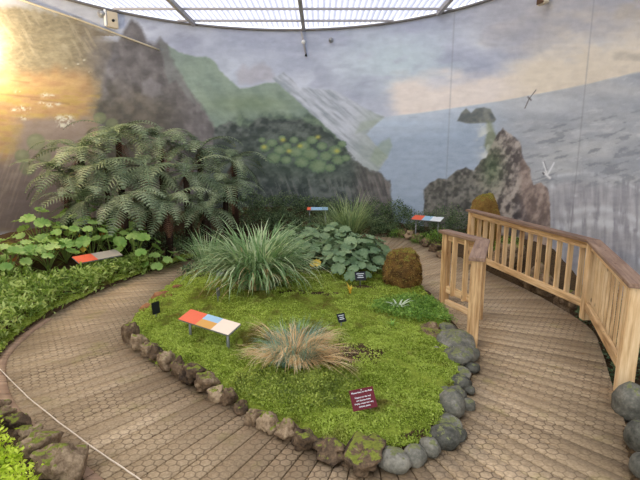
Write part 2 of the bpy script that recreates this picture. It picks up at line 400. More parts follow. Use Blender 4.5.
# ------------------------------------------------------------------ the mural wall
WH = 5.52
prof = []
for y in np.arange(-1.2, CY-.01, .025): prof.append((-6.3, y))
ths = np.arange(PI, 0, -.0045)
for t in ths: prof.append((CX+CR*math.cos(t), CY+CR*math.sin(t)))
for y in np.arange(CY, -1.2, -.02):
    k = min(1, (CY-y)/4.5); prof.append((CX+CR-.32*k*k*(3-2*k), y))
prof = np.array(prof); zs = np.arange(-.35, WH+.001, .0185); zs[-1] = WH
nc = len(prof); nr = len(zs)
WX = np.tile(prof[:, 0], nr); WY = np.tile(prof[:, 1], nr); WZ = np.repeat(zs, nc)
cp, sp = math.cos(PITCH), math.sin(PITCH)
def mural(WX, WY, WZ):
    """paint by numbers: every wall point is given the composition coordinates (px, py) of the painting"""
    h = WZ-CAMH; dep = np.maximum(WY*cp-h*sp, .35*np.abs(WX)+.3)
    px = 320+F*WX/dep; py = 240-F*(WY*sp+h*cp)/dep
    px = np.clip(px, -900, 1500); py = np.clip(py, -900, 1500)
    C = np.zeros((len(px), 3))
    def colr(*c): return np.array(c, float)
    def lay(mask, c, a=1.0):
        nonlocal C
        m = (mask*a)[:, None]; C = C*(1-m)+np.broadcast_to(c, C.shape)*m
    w1 = (fbm(px/14, py/14, 11)-.5); w2 = (fbm(px/5, py/5, 12, 3)-.5)
    def poly(pts, soft=1.5, wob=5.0):
        P = np.array(pts, float); x0, y0 = P.min(0)-15; x1, y1 = P.max(0)+15
        sel = (px > x0) & (px < x1) & (py > y0) & (py < y1)
        m = np.zeros(len(px))
        Q = np.c_[px[sel]+w1[sel]*wob+w2[sel]*wob*.6, py[sel]+w1[sel]*wob*.8-w2[sel]*wob*.6]
        m[sel] = np.clip(.5-sdist(P, Q)/(2*soft), 0, 1); return m
    def mixc(a, b, t): t = np.clip(t, 0, 1)[:, None]; return np.asarray(a)*(1-t)+np.asarray(b)*t
    def blob(x, y, rx, ry, p=2): return np.exp(-(np.abs((px-x)/rx)**p+np.abs((py-y)/ry)**p))
    cl = fbm(px/60+3, py/22, 21, 5); cl2 = fbm(px/30+py/60, py/14, 22, 4); brush = fbm(px/9, py/3, 23, 3)
    # sky
    C[:] = mixc(colr(166,172,188), colr(200,206,217), cl*2.4-.75)
    lay(sstep(.55, .75, cl2), colr(156,160,178), .6)
    lay(blob(400, 62, 60, 32)*sstep(.3, .6, cl2), colr(196,212,216), .9)
    lay(blob(230, 75, 60, 25), colr(196,206,216), .6)
    lay(sstep(430, 520, px)*sstep(60, 20, py+(cl-.5)*40), colr(170,168,170), .8)
    lay(sstep(380, 405, px+(cl2-.5)*30)*sstep(72, 92, py+(cl2-.5)*24+(px-400)*.10), colr(232,222,212))
    lay(sstep(470, 560, px+(cl-.5)*120)*sstep(10, 70, py+(cl2-.5)*60+(px-500)*.12), colr(228,216,194), .95)
    lay(sstep(560, 640, px)*sstep(.5, .7, cl2), colr(170,162,150), .5)
    lay((px < 100)*1.0, colr(206,204,198), .5)
    # sea
    hx = np.array([-900, 375, 420, 502, 571, 640, 760, 1500]); hy = np.array([118, 118, 113, 101, 88, 72, 30, -200])
    hor = np.interp(px, hx, hy); sea = np.clip((py-hor)*.8+.5, 0, 1)*(px > 340)
    lay(sea, mixc(colr(192,203,214), colr(160,175,192), (py-hor)/26))
    wv = fbm(px/16, (py-hor)/3.2, 31, 3)
    lay(sea*sstep(465, 530, px), mixc(colr(166,170,175), colr(192,194,193), fbm(px/40, py/9, 32)*2-.6), .95)
    lay(sea*sstep(500, 545, px)*sstep(.60, .70, wv)*sstep(110, 135, py+ (px-500)*.1), colr(136,140,146), .65)
    lay(sea*sstep(500, 530, px)*sstep(.34, .26, wv), colr(204,206,206), .5)
    lay(sea*blob(540, 106, 45, 9)*1.0, colr(200,204,206), .8)
    lay(sea*blob(600, 88, 40, 8), colr(196,196,194), .6)
    lay(sea*blob(400, 124, 45, 5), colr(182,198,214), .8)
    lay(sea*blob(440, 135, 60, 3), colr(172,188,206), .5)
    lay(sea*sstep(.62,.7, fbm(px/25, py/2.5, 38, 3))*(px < 480), colr(168,182,198), .4)
    # lower right: breaking water and falls
    lo = sstep(178, 190, py+w1*8)*sstep(540, 556, px)
    fall = fbm(px/3.2, py/26, 33, 3)
    lay(lo, mixc(colr(154,154,160), colr(188,188,191), fall*2.2-.7), .85)
    for (x0, y0, x1, y1, bw, r) in ((552,186,566,222,2,1), (566,214,640,222,3.0,1), (560,228,640,233,4,1), (600,222,640,262,4,1), (640,190,556,176,1.5,1), (575,196,590,214,1.2,1), (540,170,610,186,1.5,.6)):
        e = np.array([x1-x0, y1-y0], float); L2 = e@e; t = np.clip(((px-x0)*e[0]+(py-y0)*e[1])/L2, 0, 1)
        d = np.hypot(px-x0-t*e[0], py-y0-t*e[1]+np.sin(t*PI)*9); lay(np.exp(-(d/(bw*1.3))**2)*sstep(.25, .55, fall+w2*.3), colr(212,216,218), .8*r)
    # far snowy peaks
    lay(poly([(236,74),(243,65),(249,68),(254,64),(262,62),(270,66),(276,80),(240,84)], 2.5, 4), colr(172,168,174), .6)
    # grey scree mountain
    diag = fbm((px+py*.9)/26, (px*.8-py)/3.2, 41, 4)
    scr = poly([(272,78),(284,72),(300,88),(318,89),(333,90),(350,99),(368,110),(384,117),(372,128),(366,134),(376,146),(388,157),(376,172),(364,182),(340,168),(300,120)], 1.0, 2.5)
    lay(scr, mixc(colr(156,164,172), colr(194,200,208), diag*2.6-.8))
    lay(scr*np.clip((px-336)/30-(118-py)/60*1.6, 0, 1)*sstep(344, 378, px+(py-120)*.2), colr(156,168,160), .6)
    lay(poly([(362,122),(384,118),(376,124),(366,130),(356,134)], 1.5, 2), colr(162,174,160), .6)
    lay(poly([(374,148),(388,138),(392,146),(386,158),(376,166),(370,160)], 1.2, 3), colr(148,164,142), .55)
    # green mountain
    gr = poly([(150,62),(160,48),(166,44),(178,52),(197,57),(206,57),(213,60),(222,72),(240,89),(252,86),(262,84),(276,82),(290,94),(312,115),(332,132),(346,148),(356,175),(356,230),(140,230)], 1.0, 2.5)
    ridg = fbm((px-py*.7)/12, (py+px*.3)/26, 42, 5)
    lay(gr, mixc(colr(126,144,132), colr(152,168,152), ridg*2.0-.5))
    lay(gr*sstep(205, 170, px)*sstep(90, 50, py), colr(146,158,150), .55)
    lay(gr*blob(250, 104, 42, 10), mixc(colr(118,136,106), colr(134,150,116), ridg*2-.5), .6)
    lay(gr*sstep(112, 120, py-w1*14+np.abs(px-300)*.02)*sstep(228, 240, px+w1*20), mixc(colr(74,88,80), colr(112,130,108), fbm(px/6, py/5, 43, 3)*2.4-.8), .85)
    # dark crag
    cr = poly([(70,60),(92,42),(118,41),(124,30),(131,20),(137,23),(143,32),(148,42),(156,44),(160,37),(166,44),(172,60),(181,75),(190,92),(200,104),(209,118),(216,130),(222,230),(40,230),(56,100)], 2.0, 4)*sstep(60, 120, px+w1*50+(py-60)*.1)
    rid2 = fbm((px-py*.45)/7, (py+px*.5)/14, 44, 5); bl = fbm(px/10, py/9, 45, 4)
    lay(cr, mixc(colr(104,101,101), colr(138,135,134), rid2*1.6-.4+(bl-.5)*1.4))
    lay(cr*sstep(70, 110, py+w1*30)*sstep(200, 150, px), mixc(colr(88,86,76), colr(126,118,104), bl*2.2-.6), .75)
    lay(cr*poly([(141,82),(150,78),(160,84),(162,94),(152,97),(142,95)], 1.5, 3), colr(150,148,150), .6)
    lay(cr*poly([(158,40),(163,40),(176,62),(184,84),(196,104),(188,98),(176,80),(168,84),(164,64)], 1.5, 3), colr(138,144,140), .6)
    # ochre hillside at left
    cr_keep = C.copy(); CR_ = cr
    oc = poly([(-900,30),(-200,8),(0,6),(30,8),(75,19),(118,38),(106,62),(100,100),(96,124),(90,230),(-900,230),(-900,900)], 3.0, 5)*np.where(py > 36, sstep(124, 76, px+w1*40-(py-60)*.05), 1)
    st = fbm(px/18, py/4, 46, 4); st2 = fbm((px+py)/4, (py-px*.25)/1.7, 47, 4)
    lay(oc, mixc(colr(132,124,102), colr(166,156,128), (st2*.6+fbm(px/30, py/20, 63, 3)*.4)*2.4-.7))
    lay(oc*sstep(60, 100, px+w1*30)*sstep(90, 60, py), colr(124,114,104), .55)
    lay(oc*sstep(.6, .7, fbm((px-py*.6)/4, py/16, 48, 3))*sstep(70, 50, py), colr(182,172,146), .5)
    lay(oc*sstep(62, 80, py+w1*12)*sstep(112, 70, px+w1*24), mixc(colr(186,148,106), colr(208,174,124), st*2.0-.5), .88)
    lay(oc*sstep(82, 96, py+w1*14)*sstep(.45, .6, st), colr(184,160,92), .6)
    lay(oc*sstep(112, 124, py+w1*16)*sstep(-20, 10, px-20+w1*30), colr(158,144,134), .95)
    lay(oc*sstep(150, 170, py), colr(146,132,126), .9)
    for (x, y, s_) in ((36,142,10),(22,156,8),(44,156,8),(28,168,9),(52,146,6),(100,118,7),(112,124,7),(104,132,6)):
        d = np.hypot((px-x)/s_, (py-y)/(s_*.9)); lay(np.clip((1.05-d)*4, 0, 1), mixc(colr(158,170,126), colr(126,142,102), d), .6)
    for (x, y, s) in ((66,122,7),(60,118,5),(18,92,3),(22,108,5),(28,110,4),(24,118,4),(14,110,3),(45,95,4),(52,96,3),(42,103,3),(50,105,4),(58,104,3),(64,122,4),(69,117,4),(62,126,4),(70,124,3),(90,72,1.5),(78,64,1.2),(84,60,1.5),(66,68,1.2)):
        lay(blob(x, y, s, s*.55)*sstep(.42, .55, fbm(px/1.8, py/1.8, 49, 2)), colr(226,224,204), .95)
    for (x0, y0, x1, y1) in ((0,94,40,98),(30,99,70,104),(10,80,30,83)):
        t = np.clip((px-x0)/(x1-x0), 0, 1); d = np.abs(py-y0-t*(y1-y0)); lay(oc*np.exp(-(d/.9)**2)*((px > x0) & (px < x1)), colr(132,102,80), .4)
    # reeds painted low on the left
    rs = fbm((px+py*.35)/2.2, py/22, 50, 3); lay(sstep(140, 165, py)*sstep(60, 30, px)*sstep(.5, .62, rs), colr(176,160,142), .6)
    # painted dark scrub and stones behind the plants
    sc = poly([(214,128),(230,122),(250,128),(262,118),(300,120),(322,128),(340,142),(352,156),(364,168),(378,172),(388,180),(391,192),(391,260),(200,260)], 1.5, 7)
    dk = fbm(px/6, py/5, 51, 4); hair = fbm((px-py*.3)/2, py/16, 52, 3)
    lay(sc, mixc(colr(62,70,68), colr(112,118,114), dk*2.4-.8), .95)
    lay(sc*sstep(172, 182, py)*sstep(.52, .64, hair), colr(138,138,134), .5)
    lay(sc*sstep(345, 365, px), mixc(colr(84,80,80), colr(128,120,116), hair*2.2-.6), .7)
    lay(sc*blob(300, 158, 60, 24), colr(88,112,92), .4)
    R = random.Random(3)
    for (x, y, s) in ((265,148,6),(272,143,6),(280,150,7),(274,158,8),(287,146,5),(296,152,8),(304,146,7),(312,140,6),(310,154,9),(318,166,10),(302,162,8),(326,156,7),(335,150,7),(338,160,7),(322,146,6),(286,160,6),(294,140,5),(262,140,4),(346,158,5),(282,138,4),(330,168,6),(342,144,5)):
        d = np.hypot((px-x)/s, (py-y)/(s*.75)); th = np.arctan2(py-y, px-x)
        m = np.clip((1+.08*np.sin(th*9)-d)*6, 0, 1); v = np.clip(d, 0, 1)
        lay(m, mixc(colr(138,158,120), colr(92,118,90), v*v*1.1+(np.abs(np.sin(th*4.5)) < .2)*.3), .85)
    for (x, y) in ((264,147),(289,151),(283,140),(318,137),(337,151),(300,146)): lay(blob(x, y, 2.6, 2), colr(196,190,90), .8)
    # small island and the rock stack
    lay(poly([(457,121),(461,113),(466,108),(471,113),(476,109),(484,107),(490,109),(496,119),(494,122),(470,124)], .8, 1.5), mixc(colr(102,108,108), colr(134,138,130), dk*2-.5))
    lay(poly([(486,120),(491,122),(498,140),(500,150),(492,160),(484,146),(487,132)], 1.6, 3), colr(130,138,112), .85)
    lay(blob(484, 140, 6, 16)*sstep(.45, .6, w2+.5), colr(214,216,204), .9)
    lay(blob(486, 156, 5, 4), colr(216,218,210), .8)
    st_ = poly([(424,190),(430,182),(438,178),(447,180),(458,170),(466,167),(474,172),(482,160),(487,158),(492,146),(497,136),(502,127),(506,131),(514,136),(520,142),(523,156),(530,170),(534,186),(541,183),(548,188),(550,204),(551,260),(424,260)], .8, 3)
    rk = fbm((px+py*.25)/5, py/8, 53, 5); rk2 = fbm(px/3, py/3, 54, 3)
    lay(st_, mixc(colr(90,84,82), colr(178,168,158), rk*3.0-1.0+(rk2-.5)*1.3))
    lay(st_*sstep(496, 470, px+w1*12), mixc(colr(66,70,66), colr(110,112,104), rk2*2-.5), .65)
    lay(st_*blob(492, 168, 12, 22), mixc(colr(66,86,62), colr(110,126,92), rk2*2.2-.6), .7)
    lay(st_*sstep(516, 524, px)*sstep(150, 165, py), mixc(colr(128,112,104), colr(172,152,140), rk*2.4-.7), .7)
    # birds
    def line(x0, y0, x1, y1, w, c, a=.9):
        e = np.array([x1-x0, y1-y0], float); t = np.clip(((px-x0)*e[0]+(py-y0)*e[1])/(e@e), 0, 1)
        d = np.hypot(px-x0-t*e[0], py-y0-t*e[1]); lay(np.clip(1.4-d/w, 0, 1), np.array(c, float), a)
    line(536,90,529,99,.5,(110,104,100)); line(529,99,525,108,.6,(110,104,100)); line(528,97,531,100,.9,(90,86,84))
    line(543,162,547,174,.8,(236,238,238)); line(554,163,548,174,.9,(232,234,236)); line(544,173,550,178,1.2,(246,246,246)); line(543,173,544,174,.8,(50,50,52)); line(544,161,547,170,.4,(120,122,124))
    # lower left and beyond the frame: quiet scrub tones
    C += ((brush-.5)*16)[:, None]+((w2)*12)[:, None]
    # panel joints
    arc = np.arctan2(WX, WY)
    for a in (math.atan2(127, 476), math.atan2(259, 479)):
        lay(np.clip(1-np.abs(arc-a)/.0018, 0, 1)*(WY > 0), colr(120,120,124), .35)
    return np.clip(C, 0, 255)/255
MC = mural(WX, WY, WZ)
MC = np.where(MC <= .04045, MC/12.92, ((MC+.055)/1.055)**2.4)
wm = npmesh('wall_back', np.c_[WX, WY, WZ], grid_faces(nr, nc), True)
ca = wm.color_attributes.new('paint', 'FLOAT_COLOR', 'POINT')
ca.data.foreach_set('color', np.c_[MC, np.ones(len(MC))].astype(np.float32).ravel())
n = NT('mural_paint'); at_ = n.n('ShaderNodeAttribute', attribute_name='paint'); g = n.n('ShaderNodeNewGeometry')
fine = n.noise(n.vm('MULTIPLY', g.outputs['Position'], (1, 1, 2.2)), 26, 4, .7)
col = n.mix(.12, at_.outputs['Color'], n.ramp(fine, [(.3, (150,150,150)), (.7, (236,236,236))]), 'OVERLAY')
n.bsdf(col, .7, fine, .12, .01, spec=.25); M['mural'] = n.m
wall = link('wall_back', wm, M['mural']); tag(wall, 'tall curved wall painted with a mural of crags, hills and sea', 'wall', kind='structure')
# floor fringe under wall and back side thickness
V = []; Fs = []
for i, (x, y) in enumerate(prof[::6]):
    d = Vector((x-CX, (y-CY) if y > CY else 0)).normalized() if True else 0
    V += [(x+d.x*.02, y+d.y*.02, WH-.0), (x+d.x*.14, y+d.y*.14, WH), (x+d.x*.14, y+d.y*.14, -.35), (x+d.x*.02, y+d.y*.02, -.35)]
for i in range(len(V)//4-1):
    for s in range(3): Fs.append((4*i+s, 4*i+4+s, 4*i+5+s, 4*i+1+s))
bk = link('wall_outer', npmesh('wall_outer', V, Fs), M['white']); tag(bk, 'outer skin of the curved wall', 'wall', kind='structure')
# wall top trim
def wp(t, off=0.0, z=0.0):
    return (CX+(CR-off)*math.cos(t), CY+(CR-off)*math.sin(t), z)
tr = tube('trim_2', [wp(PI-i*PI/90, .03, WH-.05) for i in range(91)], .03, flat('trim_dark', (116,112,108)), seg=6); tag(tr, 'thin grey rail along the top of the curved wall', 'trim', kind='structure')
# ------------------------------------------------------------------ roof
n = NT('translucent_roof_sheet'); g = n.n('ShaderNodeNewGeometry')
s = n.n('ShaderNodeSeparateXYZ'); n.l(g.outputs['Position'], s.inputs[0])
nz = n.noise(n.vm('MULTIPLY', g.outputs['Position'], (7, 1, 1)), 1.2, 3)
cc = n.ramp(nz, [(.3, (176,180,200)), (.7, (204,206,220))])
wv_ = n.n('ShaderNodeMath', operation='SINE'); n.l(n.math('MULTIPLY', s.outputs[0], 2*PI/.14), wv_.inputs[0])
trough_shade = n.ramp(n.math('ADD', n.math('MULTIPLY', wv_.outputs[0], .5), .5), [(.05, (196,196,206)), (.5, (255,255,255))])  # shading of the corrugation troughs, painted in as a grey tint
cc = n.mix(1.0, cc, trough_shade, 'MULTIPLY')
tl = n.n('ShaderNodeBsdfTranslucent'); n.l(cc, tl.inputs[0]); df = n.n('ShaderNodeBsdfDiffuse'); n.l(cc, df.inputs[0])
m1 = n.n('ShaderNodeMixShader'); m1.inputs[0].default_value = .35; n.l(tl.outputs[0], m1.inputs[1]); n.l(df.outputs[0], m1.inputs[2])
tp = n.n('ShaderNodeBsdfTransparent'); tp.inputs[0].default_value = (1, 1, 1, 1)
m2 = n.n('ShaderNodeMixShader'); m2.inputs[0].default_value = .12; n.l(m1.outputs[0], m2.inputs[1]); n.l(tp.outputs[0], m2.inputs[2])
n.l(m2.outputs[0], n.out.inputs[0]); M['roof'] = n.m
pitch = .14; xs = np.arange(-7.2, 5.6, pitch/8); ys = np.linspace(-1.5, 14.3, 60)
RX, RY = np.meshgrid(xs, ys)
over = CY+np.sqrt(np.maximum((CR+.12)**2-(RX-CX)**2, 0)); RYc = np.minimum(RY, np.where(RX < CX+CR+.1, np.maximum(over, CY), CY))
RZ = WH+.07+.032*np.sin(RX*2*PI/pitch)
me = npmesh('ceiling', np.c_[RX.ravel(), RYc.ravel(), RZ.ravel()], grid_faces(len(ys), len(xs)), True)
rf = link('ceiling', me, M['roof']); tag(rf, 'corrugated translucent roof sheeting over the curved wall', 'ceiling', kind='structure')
k = 3
for x in (-3.35, -.45, 2.9):
    yw = CY+math.sqrt(CR**2-(x-CX)**2)
    b = beam('trim_%d' % k, (x, -1.3, WH-.03), (x, yw, WH-.03), .09, .11, M['roof_frame'], None, .005); tag(b, 'long grey roof rafter', 'rafter', kind='structure'); k += 1
for y in (12.1, 13.15):
    hw = math.sqrt(CR**2-(y-CY)**2)
    b = beam('trim_%d' % k, (CX-hw, y, WH+.0), (CX+hw, y, WH+.0), .045, .05, M['roof_frame'], None, .004); tag(b, 'thin grey purlin under the roof sheets', 'purlin', kind='structure'); k += 1
for y in (1, 3.2, 5.4, 7.6, 9.8, 11.0):
    hw = min(CR, math.sqrt(CR**2-max(0, y-CY)**2)) - .15
    b = beam('trim_%d' % k, (CX-hw, y, WH+.0), (CX+hw, y, WH+.0), .045, .05, M['roof_frame'], None, .004); tag(b, 'thin grey purlin under the roof sheets', 'purlin', kind='structure'); k += 1
def wallpoint(x, y, off=.03):
    """wall point lying in the direction of picture position x,y"""
    p = Vector(at(x, y, 10)); d = (p-Vector((0, 0, CAMH))); o = Vector((0, 0, CAMH))
    ax = d.x; ay = d.y; a = ax*ax+ay*ay; b = 2*(ax*(-CX)+ay*(-CY)); c = CX*CX+CY*CY-(CR-off)**2
    t = (-b+math.sqrt(b*b-4*a*c))/(2*a)
    return o+d*t
def wallframe(p):
    nrm = Vector((CX-p.x, CY-p.y, 0)).normalized(); tan = Vector((-nrm.y, nrm.x, 0)); return nrm, tan
# conduit hanging at the wall centre
p0 = wallpoint(301, 31, .10); p1 = wallpoint(303.5, 42, .05); p2 = wallpoint(306, 55, .04)
hp = empty('hanging_rod', (p1.x, p1.y, p1.z), 'thin dark rod with white fitting hanging down the wall under the middle rafter', 'rod')
L0 = Vector(hp.location)
tube('rod', [Vector(p0)-L0, Vector(p1)-L0, Vector(p2)-L0], .022, M['roof_frame'], hp)
bm = bmesh.new(); bmesh.ops.create_uvsphere(bm, u_segments=12, v_segments=8, radius=.06)
o = link('fitting', bmesh_to('fitting', bm, True), M['white'], hp); o['label'] = 'white fitting'
bm = bmesh.new(); bmesh.ops.create_cone(bm, cap_ends=True, segments=10, radius1=.04, radius2=.02, depth=.07)
o = link('end_cap', bmesh_to('end_cap', bm, True), M['black'], hp, tuple(Vector(p2)-L0)); o['label'] = 'dark end cap'
# beige sensor box
p = wallpoint(112, 20, .05); nr_, tn_ = wallframe(p)
sb = empty('wall_box', tuple(p), 'beige rectangular box with a dark round hole high on the left wall', 'wall box')
beam('housing', p-tn_*.13, p+tn_*.13, .10, .36, M['beige'], sb, .01)
q = p+nr_*.06
beam('side_plate', p-tn_*.15+nr_*.01-Vector((0,0,.17)), p-tn_*.15+nr_*.01+Vector((0,0,.19)), .05, .12, M['white'], sb, .004)
bm = bmesh.new(); bmesh.ops.create_cone(bm, cap_ends=True, segments=14, radius1=.035, radius2=.03, depth=.03)
o = link('hole', bmesh_to('hole', bm), M['black'], sb); o.location = q-p+Vector((0,0,-.02)); o.rotation_euler = nr_.to_track_quat('Z', 'Y').to_euler()
for (x, y, r, lab) in ((101, 14, .07, 'small grey dome fitting left of the beige wall box'), (331, 40, .06, 'small grey dome fitting on the wall right of the hanging rod')):
    p = wallpoint(x, y, .02); nr_, tn_ = wallframe(p)
    e = empty('dome_fitting', tuple(p), lab, 'wall fitting')
    bm = bmesh.new(); bmesh.ops.create_uvsphere(bm, u_segments=14, v_segments=8, radius=r)
    link('dome', bmesh_to('dome', bm, True), M['steel'], e, tuple(nr_*r*.5))
    bm = bmesh.new(); bmesh.ops.create_cone(bm, cap_ends=True, segments=16, radius1=r*1.2, radius2=r*1.1, depth=.02)
    o = link('base_plate', bmesh_to('base_plate', bm), M['roof_frame'], e); o.rotation_euler = nr_.to_track_quat('Z', 'Y').to_euler()
# floodlight at the top right
p = wallpoint(543, 1, .12); nr_, tn_ = wallframe(p)
fl = empty('wall_floodlight', tuple(p), 'small tan floodlight on a bracket high on the right wall', 'floodlight')
beam('housing', p-tn_*.12, p+tn_*.12, .12, .13, M['beige'], fl, .02)
beam('bracket', p-nr_*.11+Vector((0,0,.02)), p-nr_*.02+Vector((0,0,.02)), .03, .12, M['roof_frame'], fl, .004)
beam('lens', p-tn_*.1+nr_*.062, p+tn_*.1+nr_*.062, .012, .1, M['fernstem'], fl, .003)
# cable along the ochre hill
cpts = []
for t in np.linspace(0, 1, 14):
    x = -14+(160+14)*t; y = np.interp(x, [-14, 22, 80, 120, 160], [-14, 0, 20, 35, 50]); cpts.append(wallpoint(x, y, .035))
cb = tube('cable', cpts, .022, M['cable'], seg=6); tag(cb, 'cream cable clipped slantwise across the mural at upper left', 'cable')
# ------------------------------------------------------------------ railings
def railing(name, label, nodes, posts, nb, capz=1.06, botz=.2, low=None):
    """nodes: polyline; posts at nodes; nb balusters per bay"""
    r = empty(name, (nodes[0][0], nodes[0][1], 0), label, 'railing')
    for i, (x, y) in enumerate(nodes):
        a = Vector(nodes[max(i-1, 0)]); b = Vector(nodes[min(i+1, len(nodes)-1)]); d = (b-a).normalized()
        if i in posts: 
            if len(nodes) > 2 and i in (0, len(nodes)-1):
                d = (Vector(nodes[1])-Vector(nodes[0])).normalized() if i == 0 else (Vector(nodes[-1])-Vector(nodes[-2])).normalized()
            vbeam('post', x, y, -.12 if low else .0, capz-.03, posts[i], d, M['wood'], r)
    for i in range(len(nodes)-1):
        a = Vector(nodes[i]); b = Vector(nodes[i+1]); d = (b-a).normalized(); nrm = Vector((-d.y, d.x)); L = (b-a).length
        e = .055
        a3 = lambda t, z: (a.x+d.x*t, a.y+d.y*t, z)
        beam('bottom_rail', a3(e, botz), a3(L-e, botz), .05, .10, M['wood'], r, .005)
        beam('top_rail', a3(e, capz-.08), a3(L-e, capz-.08), .05, .09, M['wood'], r, .005)
        ext0 = .10 if i == 0 else .0; ext1 = .10 if i == len(nodes)-2 else 0
        for s in range(nb[i]):
            t = L*(s+1)/(nb[i]+1); q = a3(t, 0)
            vbeam('baluster', q[0]+nrm.x*SIDE*.044, q[1]+nrm.y*SIDE*.044, botz-.05, capz-.035, BW[i], d, M['wood'], r, .004, [.03, .016][BW[i] < .06])
        if low and i in low:
            beam('kick_board', a3(e, .0), a3(L-e, .0), .06, .13, M['wood'], r, .004)
    # mitred cap boards
    w = .085
    P = [Vector(q) for q in nodes]; P[0] = P[0]-(P[1]-P[0]).normalized()*.1; P[-1] = P[-1]+(P[-1]-P[-2]).normalized()*.1
    offs = []
    for i in range(len(P)):
        if i == 0: d = (P[1]-P[0]).normalized(); m = Vector((-d.y, d.x))*w
        elif i == len(P)-1: d = (P[-1]-P[-2]).normalized(); m = Vector((-d.y, d.x))*w
        else:
            d0 = (P[i]-P[i-1]).normalized(); d1 = (P[i+1]-P[i]).normalized(); n0 = Vector((-d0.y, d0.x)); n1 = Vector((-d1.y, d1.x)); mm = (n0+n1).normalized(); m = mm*(w/mm.dot(n0))
        offs.append(m)
    for i in range(len(P)-1):
        mid = (P[i]+P[i+1])/2; d = (P[i+1]-P[i]).normalized(); ang = math.atan2(d.y, d.x)
        rot = Matrix.Rotation(-ang, 2); bm = bmesh.new()
        loc = [rot@(q-mid) for q in (P[i]+offs[i], P[i]-offs[i], P[i+1]-offs[i+1], P[i+1]+offs[i+1])]
        lo = [bm.verts.new((q.x, q.y, -.02)) for q in loc]; hi = [bm.verts.new((q.x, q.y, .02)) for q in loc]
        bm.faces.new(lo[::-1]); bm.faces.new(hi)
        for s in range(4): bm.faces.new((lo[s], lo[(s+1) % 4], hi[(s+1) % 4], hi[s]))
        bmesh.ops.bevel(bm, geom=bm.edges[:], offset=.005, segments=2, affect='EDGES')
        o = link('cap_board', bmesh_to('cap_board', bm), M['cap'], r, (mid.x-r.location.x, mid.y-r.location.y, capz-.01)); o.rotation_euler = (0, 0, ang); o['label'] = 'dark brown cap board'
    return r
SIDE = 1; BW = [.078, .034]
RA, RB, RC = (2.93, 9.0), (3.51, 5.92), (2.775, 3.97)
railing('timber_railing', 'long pale timber railing with brown cap that bends round the right side of the boardwalk', [RA, RB, RC], {0: .1, 1: .11, 2: .13}, [13, 11])
SIDE = -1
railing('timber_railing', 'short angled timber railing at the edge of the planted island, beside the grey boulders', [(1.82, 6.62), (2.10, 5.95), (1.71, 4.98)], {0: .1, 1: .1, 2: .12}, [2, 4], 1.06, .22, low=(0,))
# ------------------------------------------------------------------ rocks
def rockmesh(seed, rough, smooth=True, sub=3, flat_=1.0):
    bm = bmesh.new(); bmesh.ops.create_icosphere(bm, subdivisions=sub, radius=.5)
    off = Vector((seed*3.7, seed*1.3, seed*.7))
    for v in bm.verts:
        p = v.co.normalized()
        d = 1+rough*(mnoise.noise(p*1.3+off)*1.1+mnoise.noise(p*3+off)*.5+mnoise.noise(p*7+off)*.25)
        if rough > .2:
            for pl in range(6):
                pn = Vector((math.sin(seed*9+pl*2.1), math.cos(seed*5+pl*1.7), math.sin(pl*1.3+seed))).normalized()
                k = p.dot(pn)*d
                if k > .80: d *= .80/k
        v.co = p*.5*d
    return bmesh_to('rock', bm, smooth)
RK = {'b': [rockmesh(i, .5, True, 4) for i in range(7)], 'g': [rockmesh(20+i, .17, True, 3) for i in range(6)], 'r': [rockmesh(30+i, .3) for i in range(2)]}
for k_, mm in (('b', 'rock_brown'), ('g', 'rock_grey'), ('r', 'rock_red')):
    for me in RK[k_]: me.materials.append(M[mm])
def rock(kind, x, y, w, h, label, group=None, zc=None, name='rock', dep=None, rot=None, tilt=0):
    """stone seen at picture position x,y, w and h pixels across"""
    zc_ = .07 if zc is None else zc
    p = gp(x, y, zc_); s = F/(p[1]*cp+ (CAMH-zc_)*sp)
    kk = (1.22, 1.2) if kind == 'g' else (1.3, 1.45); W = w/s*kk[0]; H = h/s*kk[1]; D = dep or W*random.uniform(.95, 1.25)
    o = link(name, random.choice(RK[kind]), None, None, p)
    o.scale = (W, D, max(H, .06)); o.rotation_euler = (random.uniform(-.2, .2), random.uniform(-.3, .3), random.uniform(-.5, .5))
    g0 = hz(p[0], p[1]); o.location.z = max(g0, -.03)*.5+max(H, .06)*.27 if zc is None else zc_
    return tag(o, label, 'rock', group)
ordn = ['first','second','third','fourth','fifth','sixth','seventh','eighth','ninth','tenth','eleventh','twelfth','thirteenth','fourteenth','fifteenth','sixteenth','seventeenth','eighteenth','nineteenth','twentieth']
G1 = 'mossy brown rocks edging the front left of the island'
L1 = [(131,335,14,17),(140,343,13,14),(149,349,12,13),(157,354,12,13),(167,361,14,14),(179,368,13,16),(193,374,19,17),(207,382,18,16),(217,391,15,14),(229,395,12,17),(241,403,12,12),(254,413,16,14),(270,420,18,16),(288,427,20,17),(305,437,19,19),(331,446,26,17),(362,452,33,18)]
for i, (x, y, w, h) in enumerate(L1):
    lab = 'rough brown rock, %s along the island edge from its left tip' % ordn[i]
    if i == 16: lab = 'widest squared brown rock in the island edging, below the maroon sign'
    if i == 15: lab = 'dark angular rock in the island edging, left of the widest brown one'
    if i == 0: lab = 'upright brown rock at the far left tip of the island edging'
    rock('b', x, y, w, h, lab, G1)
G2 = 'smooth grey stones edging the right of the island'
L2 = [(392,455,27,20,0),(413,451,19,19,.5),(428,444,16,16,.5),(439,434,25,17,.3),(440,421,26,9,.2),(446,406,22,24,0),(440,391,12,7,0),(452,393,15,13,0),(454,382,19,12,.1),(457,372,15,10,0),(453,358,27,15,.2),(435,352,9,8,0),(456,346,31,17,.1),(460,336,21,10,.1),(448,333,17,11,-.3),(467,365,13,9,0),(463,400,13,12,0),(452,428,16,11,0),(464,386,11,8,0),(467,352,13,11,0)]
